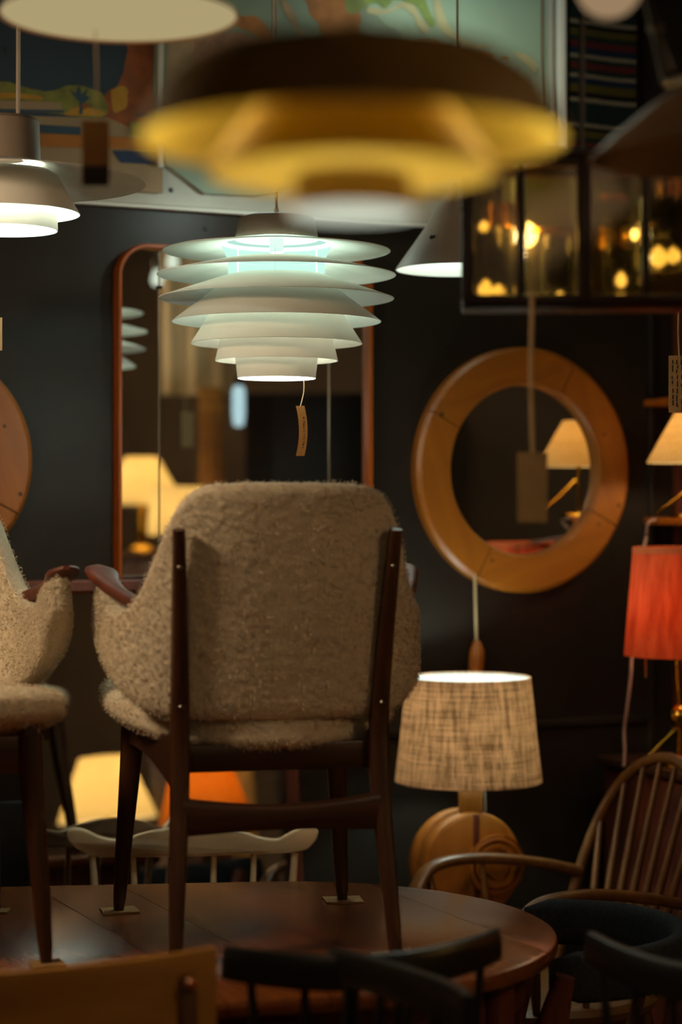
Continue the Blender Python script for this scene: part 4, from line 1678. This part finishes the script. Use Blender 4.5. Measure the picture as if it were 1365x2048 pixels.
def front_chair(label, pa, pb, sag, half, zt_, flip=False):
    """rail from a to b (world x,y of its ends); the chair's seat lies on the far side of the rail"""
    a, b_ = Vector(pa), Vector(pb)
    m = (a + b_) / 2
    d = (b_ - a).normalized()
    rz = math.atan2(-d.y, -d.x) + (pi if flip else 0)
    # local +y is the back side of the chair
    off = .20 + .02 - sag * 1.4
    back = Vector((-sin(rz), cos(rz)))
    cc = m - back * off
    return black_chair(label, cc, rz, zt_, half, sag)


front_chair('black spindle chair with long curved crest rail in front of the table', (-.160, 2.82), (.222, 2.935), .052, .20, .850)
front_chair('black spindle chair turned sideways, its rail overlapping the other black chair', (-.012, 2.80), (.155, 2.53), .030, .165, .852, True)
front_chair('black spindle chair cut by the right edge, in front of the blue chair', (.348, 2.88), (.66, 2.62), .045, .20, .858)

# --- blond plywood chair, lower left
pc = thing('plywood_chair', 'blond plywood chair back with round pegs at the lower left, out of focus', 'chair', (-.445, 2.84, 0), radians(180 + 24))
path, sec = [], []
for i in range(25):
    q = i / 24 * 2 - 1
    path.append((q * .225, .20 - .035 * q * q, .80))
    sec.append(ell(.012, .130, 16, .45))
mob('backrest', sweep(path, sec), 'ply', pc)
mob('seat', box(.40, .38, .014, (0, -.02, .445), .006), 'ply', pc)
for sg in (-1, 1):
    mob('post', bar((sg * .180, .215, 0), (sg * .180, .183, .835), .026, .022, (0, 1, 0), .006), 'elm', pc)
    mob('leg', bar((sg * .185, -.19, 0), (sg * .18, -.17, .44), .026, .022, (0, 1, 0), .006), 'elm', pc)
    mob('side_rail', bar((sg * .18, -.17, .42), (sg * .18, .19, .42), .018, .04), 'elm', pc)
    mob('peg', move(rotv(lathe([(0, .008), (.006, .007), (.009, .003), (.009, -.01)], 16), -pi / 2, 'X'), sg * .180, .200, .825), 'pine', pc)


# ------------------------------------------------------------------ the part of the shop that the mirrors show (right of the frame)
def cone_lamp(name, label, loc, r0, r1, h, stem, mat, power, col, base='brass'):
    t = thing(name, label, 'table lamp', loc)
    mob('shade', shell([(r0, stem + h), ((r0 + r1) / 2, stem + h / 2), (r1, stem)], .0012, 56), mat, t)
    mob('foot', lathe([(0, .03), (.03, .03), (.06, .012), (.065, 0), (0, 0)], 32), base, t)
    mob('stem', lathe([(0, stem + .05), (.010, stem + .05), (.014, stem * .6), (.022, stem * .35), (.010, .02), (0, .02)], 24), base, t)
    mob('bulb', move(lathe([(0, -.03), (.018, -.015), (.026, .006), (.018, .028), (0, .034)], 16), 0, 0, stem + h * .5), 'bulb_warm', t)
    lamp(t, (0, 0, stem + h * .48), power, col, .02)
    return t


def mirrored(px, py, dv, plane_p, plane_n):
    """the place in the room that a mirror shows at the pixel, dv metres along the view"""
    v = P(px, py, dv)
    return v - plane_n * (2 * (v - plane_p).dot(plane_n))


TN, TP = N, W(0, 0, .012)
LN = (Matrix.Rotation(YAW, 3, 'Z') @ Matrix.Rotation(-LT, 3, 'X') @ Vector((0, -1, 0)))
LP = lm.location + LN * .0115
SIDE_Z = 0.62
rc = thing('side_shelves', 'tall open teak shelves beyond the right edge, seen only in the mirrors', 'shelf', (1.75, 2.75, 0), radians(-60))
spots = {}
for nm, px, py, dv, pl in (('a', 283, 1010, 7.9, 0), ('b', 352, 1070, 7.6, 0), ('c', 215, 1640, 7.2, 1), ('d', 412, 1650, 6.7, 1)):
    spots[nm] = mirrored(px, py, dv, TP if pl == 0 else LP, TN if pl == 0 else LN)
cone_lamp('cone_table_lamp', 'tall cream cone lamp reflected at the left of the tall mirror', spots['a'] - Vector((0, 0, .18)), .060, .170, .185, .18, 'cream_cloth', 8, (1, .86, .58))
cone_lamp('drum_table_lamp', 'small cream drum lamp reflected low in the tall mirror', spots['b'] - Vector((0, 0, .14)), .095, .105, .18, .14, 'cream_cloth', 8, (1, .92, .70))
cone_lamp('cone_table_lamp', 'cream cone lamp reflected low left in the leaning mirror', spots['c'] - Vector((0, 0, .16)), .085, .175, .22, .16, 'cream_cloth', 9, (1, .86, .58))
cone_lamp('orange_table_lamp', 'orange fabric lamp reflected low in the leaning mirror', spots['d'] - Vector((0, 0, .16)), .09, .155, .22, .16, 'orange_cloth', 2.8, (1, .82, .5))
# ledges that carry them
for nm, h, lb in (('a', .18, 'tall narrow plinth that carries the cream cone lamp'), ('b', .14, 'tall narrow plinth that carries the cream drum lamp'),
                  ('c', .16, 'low dark plinth that carries the wide cream cone lamp'), ('d', .16, 'low dark plinth that carries the orange lamp')):
    p = spots[nm]
    zz = max(.05, p.z - h)
    t = thing('lamp_plinth', lb, 'plinth', (p.x, p.y, 0), radians(-40), 'plinths beyond the right edge')
    mob('column', box(.13, .13, zz - .02, (0, 0, (zz - .02) / 2), .004), 'teak', t)
    mob('top', box(.19, .19, .02, (0, 0, zz - .01), .003), 'teak_x', t)
bpy.data.objects.remove(rc)


def seen_box(name, label, cat, px0, px1, py0, py1, dv, th, mat):
    a, b_ = mirrored(px0, py1, dv, TP, TN), mirrored(px1, py0, dv, TP, TN)
    d = Vector((b_.x - a.x, b_.y - a.y, 0))
    t = thing(name, label, cat, ((a.x + b_.x) / 2, (a.y + b_.y) / 2, 0), math.atan2(d.y, d.x))
    return t, d.length, a.z, b_.z


t, L_, z0, z1 = seen_box('dark_bookcase', 'dark open bookcase reflected at the lower right of the tall mirror', 'bookcase', 500, 760, 790, 1100, 8.4, .3, 'dark_wood')
mob('back_board', box(L_, .02, z1, (0, .13, z1 / 2), .002), 'dark_wood', t)
for x in (-L_ / 2, L_ / 2):
    mob('side_board', box(.025, .28, z1, (x, 0, z1 / 2), .003), 'dark_wood', t)
for k in range(6):
    mob('shelf_board', box(L_, .27, .022, (0, 0, .06 + (z1 - .08) * k / 5), .003), 'teak_x', t)
t, L_, z0, z1 = seen_box('ochre_screen', 'tall ochre wooden panel reflected beside the tiered pendant tag', 'panel', 398, 446, 775, 1000, 8.0, .03, 'pine')
mob('panel', box(L_, .03, z1, (0, 0, z1 / 2), .006), 'ply', t)
mob('foot', box(L_ * 1.5, .22, .03, (0, 0, .015), .006), 'pine', t)
t, L_, z0, z1 = seen_box('glow_cloth', 'pale cloth added for the cream glow reflected behind the tiered pendant in the tall mirror', 'banner', 325, 480, 440, 790, 8.2, .02, 'cream')  # cloth added to stand in for a cream glow in the mirror
vv, ff = [], []
for i in range(61):
    x = (i / 60 - .5) * L_
    y = .007 * sin(i * .31)
    vv += [(x, y, z0), (x, y, z1), (x, y + .003, z1), (x, y + .003, z0)]
for i in range(60):
    for k in range(4):
        ff.append((i * 4 + k, i * 4 + (k + 1) % 4, i * 4 + 4 + (k + 1) % 4, i * 4 + 4 + k))
mob('cloth', (vv, ff), 'cream', t)
mob('rod', tube([(-L_ / 2 - .03, 0, z1), (0, 0, z1), (L_ / 2 + .03, 0, z1)], .009, 10, 2), 'dark_metal', t)
for x in (-L_ / 2, L_ / 2):
    mob('hanger', tube([(x, 0, z1), (x, 0, (z1 + CEIL) / 2), (x, 0, CEIL)], .002, 6, 2), 'dark_metal', t)
for (qx, qy, lb) in ((314, 556, 'bare cool bulb reflected beside the clip of the tall mirror'), (345, 522, 'bare pale bulb reflected under the top tier of the pendant')):
    p_ = mirrored(qx, qy, 7.2, TP, TN)
    t = thing('bare_bulb', lb, 'light bulb', p_)
    mob('bulb', lathe([(0, -.03), (.015, -.026), (.022, -.008), (.018, .01), (.010, .03), (0, .03)], 24), glow('bare_bulb_glass', (.85, 1.0, .80), 1.0), t)
    mob('socket', lathe([(0, .03), (.012, .03), (.012, .07), (0, .07)], 16), 'dark_metal', t)
    cord(t, (0, 0, CEIL - p_.z), (0, 0, .06), .003)
p_ = mirrored(477, 812, 7.4, TP, TN)
t = thing('tube_pendant', 'slim cool white tube lamp reflected in the tall mirror', 'pendant lamp', p_)
mob('tube', lathe([(0, -.075), (.018, -.07), (.023, -.03), (.023, .05), (.018, .07), (0, .075)], 28), glow('cool_tube', (.62, .92, 1.0), .9), t)
mob('fitting', lathe([(0, .075), (.012, .075), (.012, .11), (0, .11)], 20), 'dark_metal', t)
cord(t, (0, 0, CEIL - p_.z), (0, 0, .10), .003)

# unseen dome pendants, added out of frame as fill light for the room
def fill_pendant(label, loc, power, col=WARM):
    t = thing('fill_pendant', label, 'pendant lamp', loc, 0, 'added fill pendants out of frame')
    mob('dome', shell([(.015, .12), (.06, .11), (.13, .06), (.16, 0)], .0015, 48), 'cream', t)
    mob('bulb', move(lathe([(0, -.035), (.02, -.02), (.03, .005), (.02, .03), (0, .04)], 16), 0, 0, .04), 'bulb_warm', t)
    cord(t, (0, 0, CEIL - loc[2]), (0, 0, .115), .003)
    lamp(t, (0, 0, -.01), power, col, .12)


fill_pendant('unseen cream dome pendant added as fill light above and left of the camera', (-1.30, 2.75, 2.15), 45, (1, .76, .49))
fill_pendant('unseen cream dome pendant added as fill light behind the camera', (.35, -.7, 2.45), 9)
fill_pendant('unseen cream dome pendant added as fill light over the right aisle', (1.75, 1.75, 2.45), 20)
fill_pendant('unseen cream dome pendant added above the frame to light the map sheet', (.36, 4.60, 2.72), 3.6, COOL)
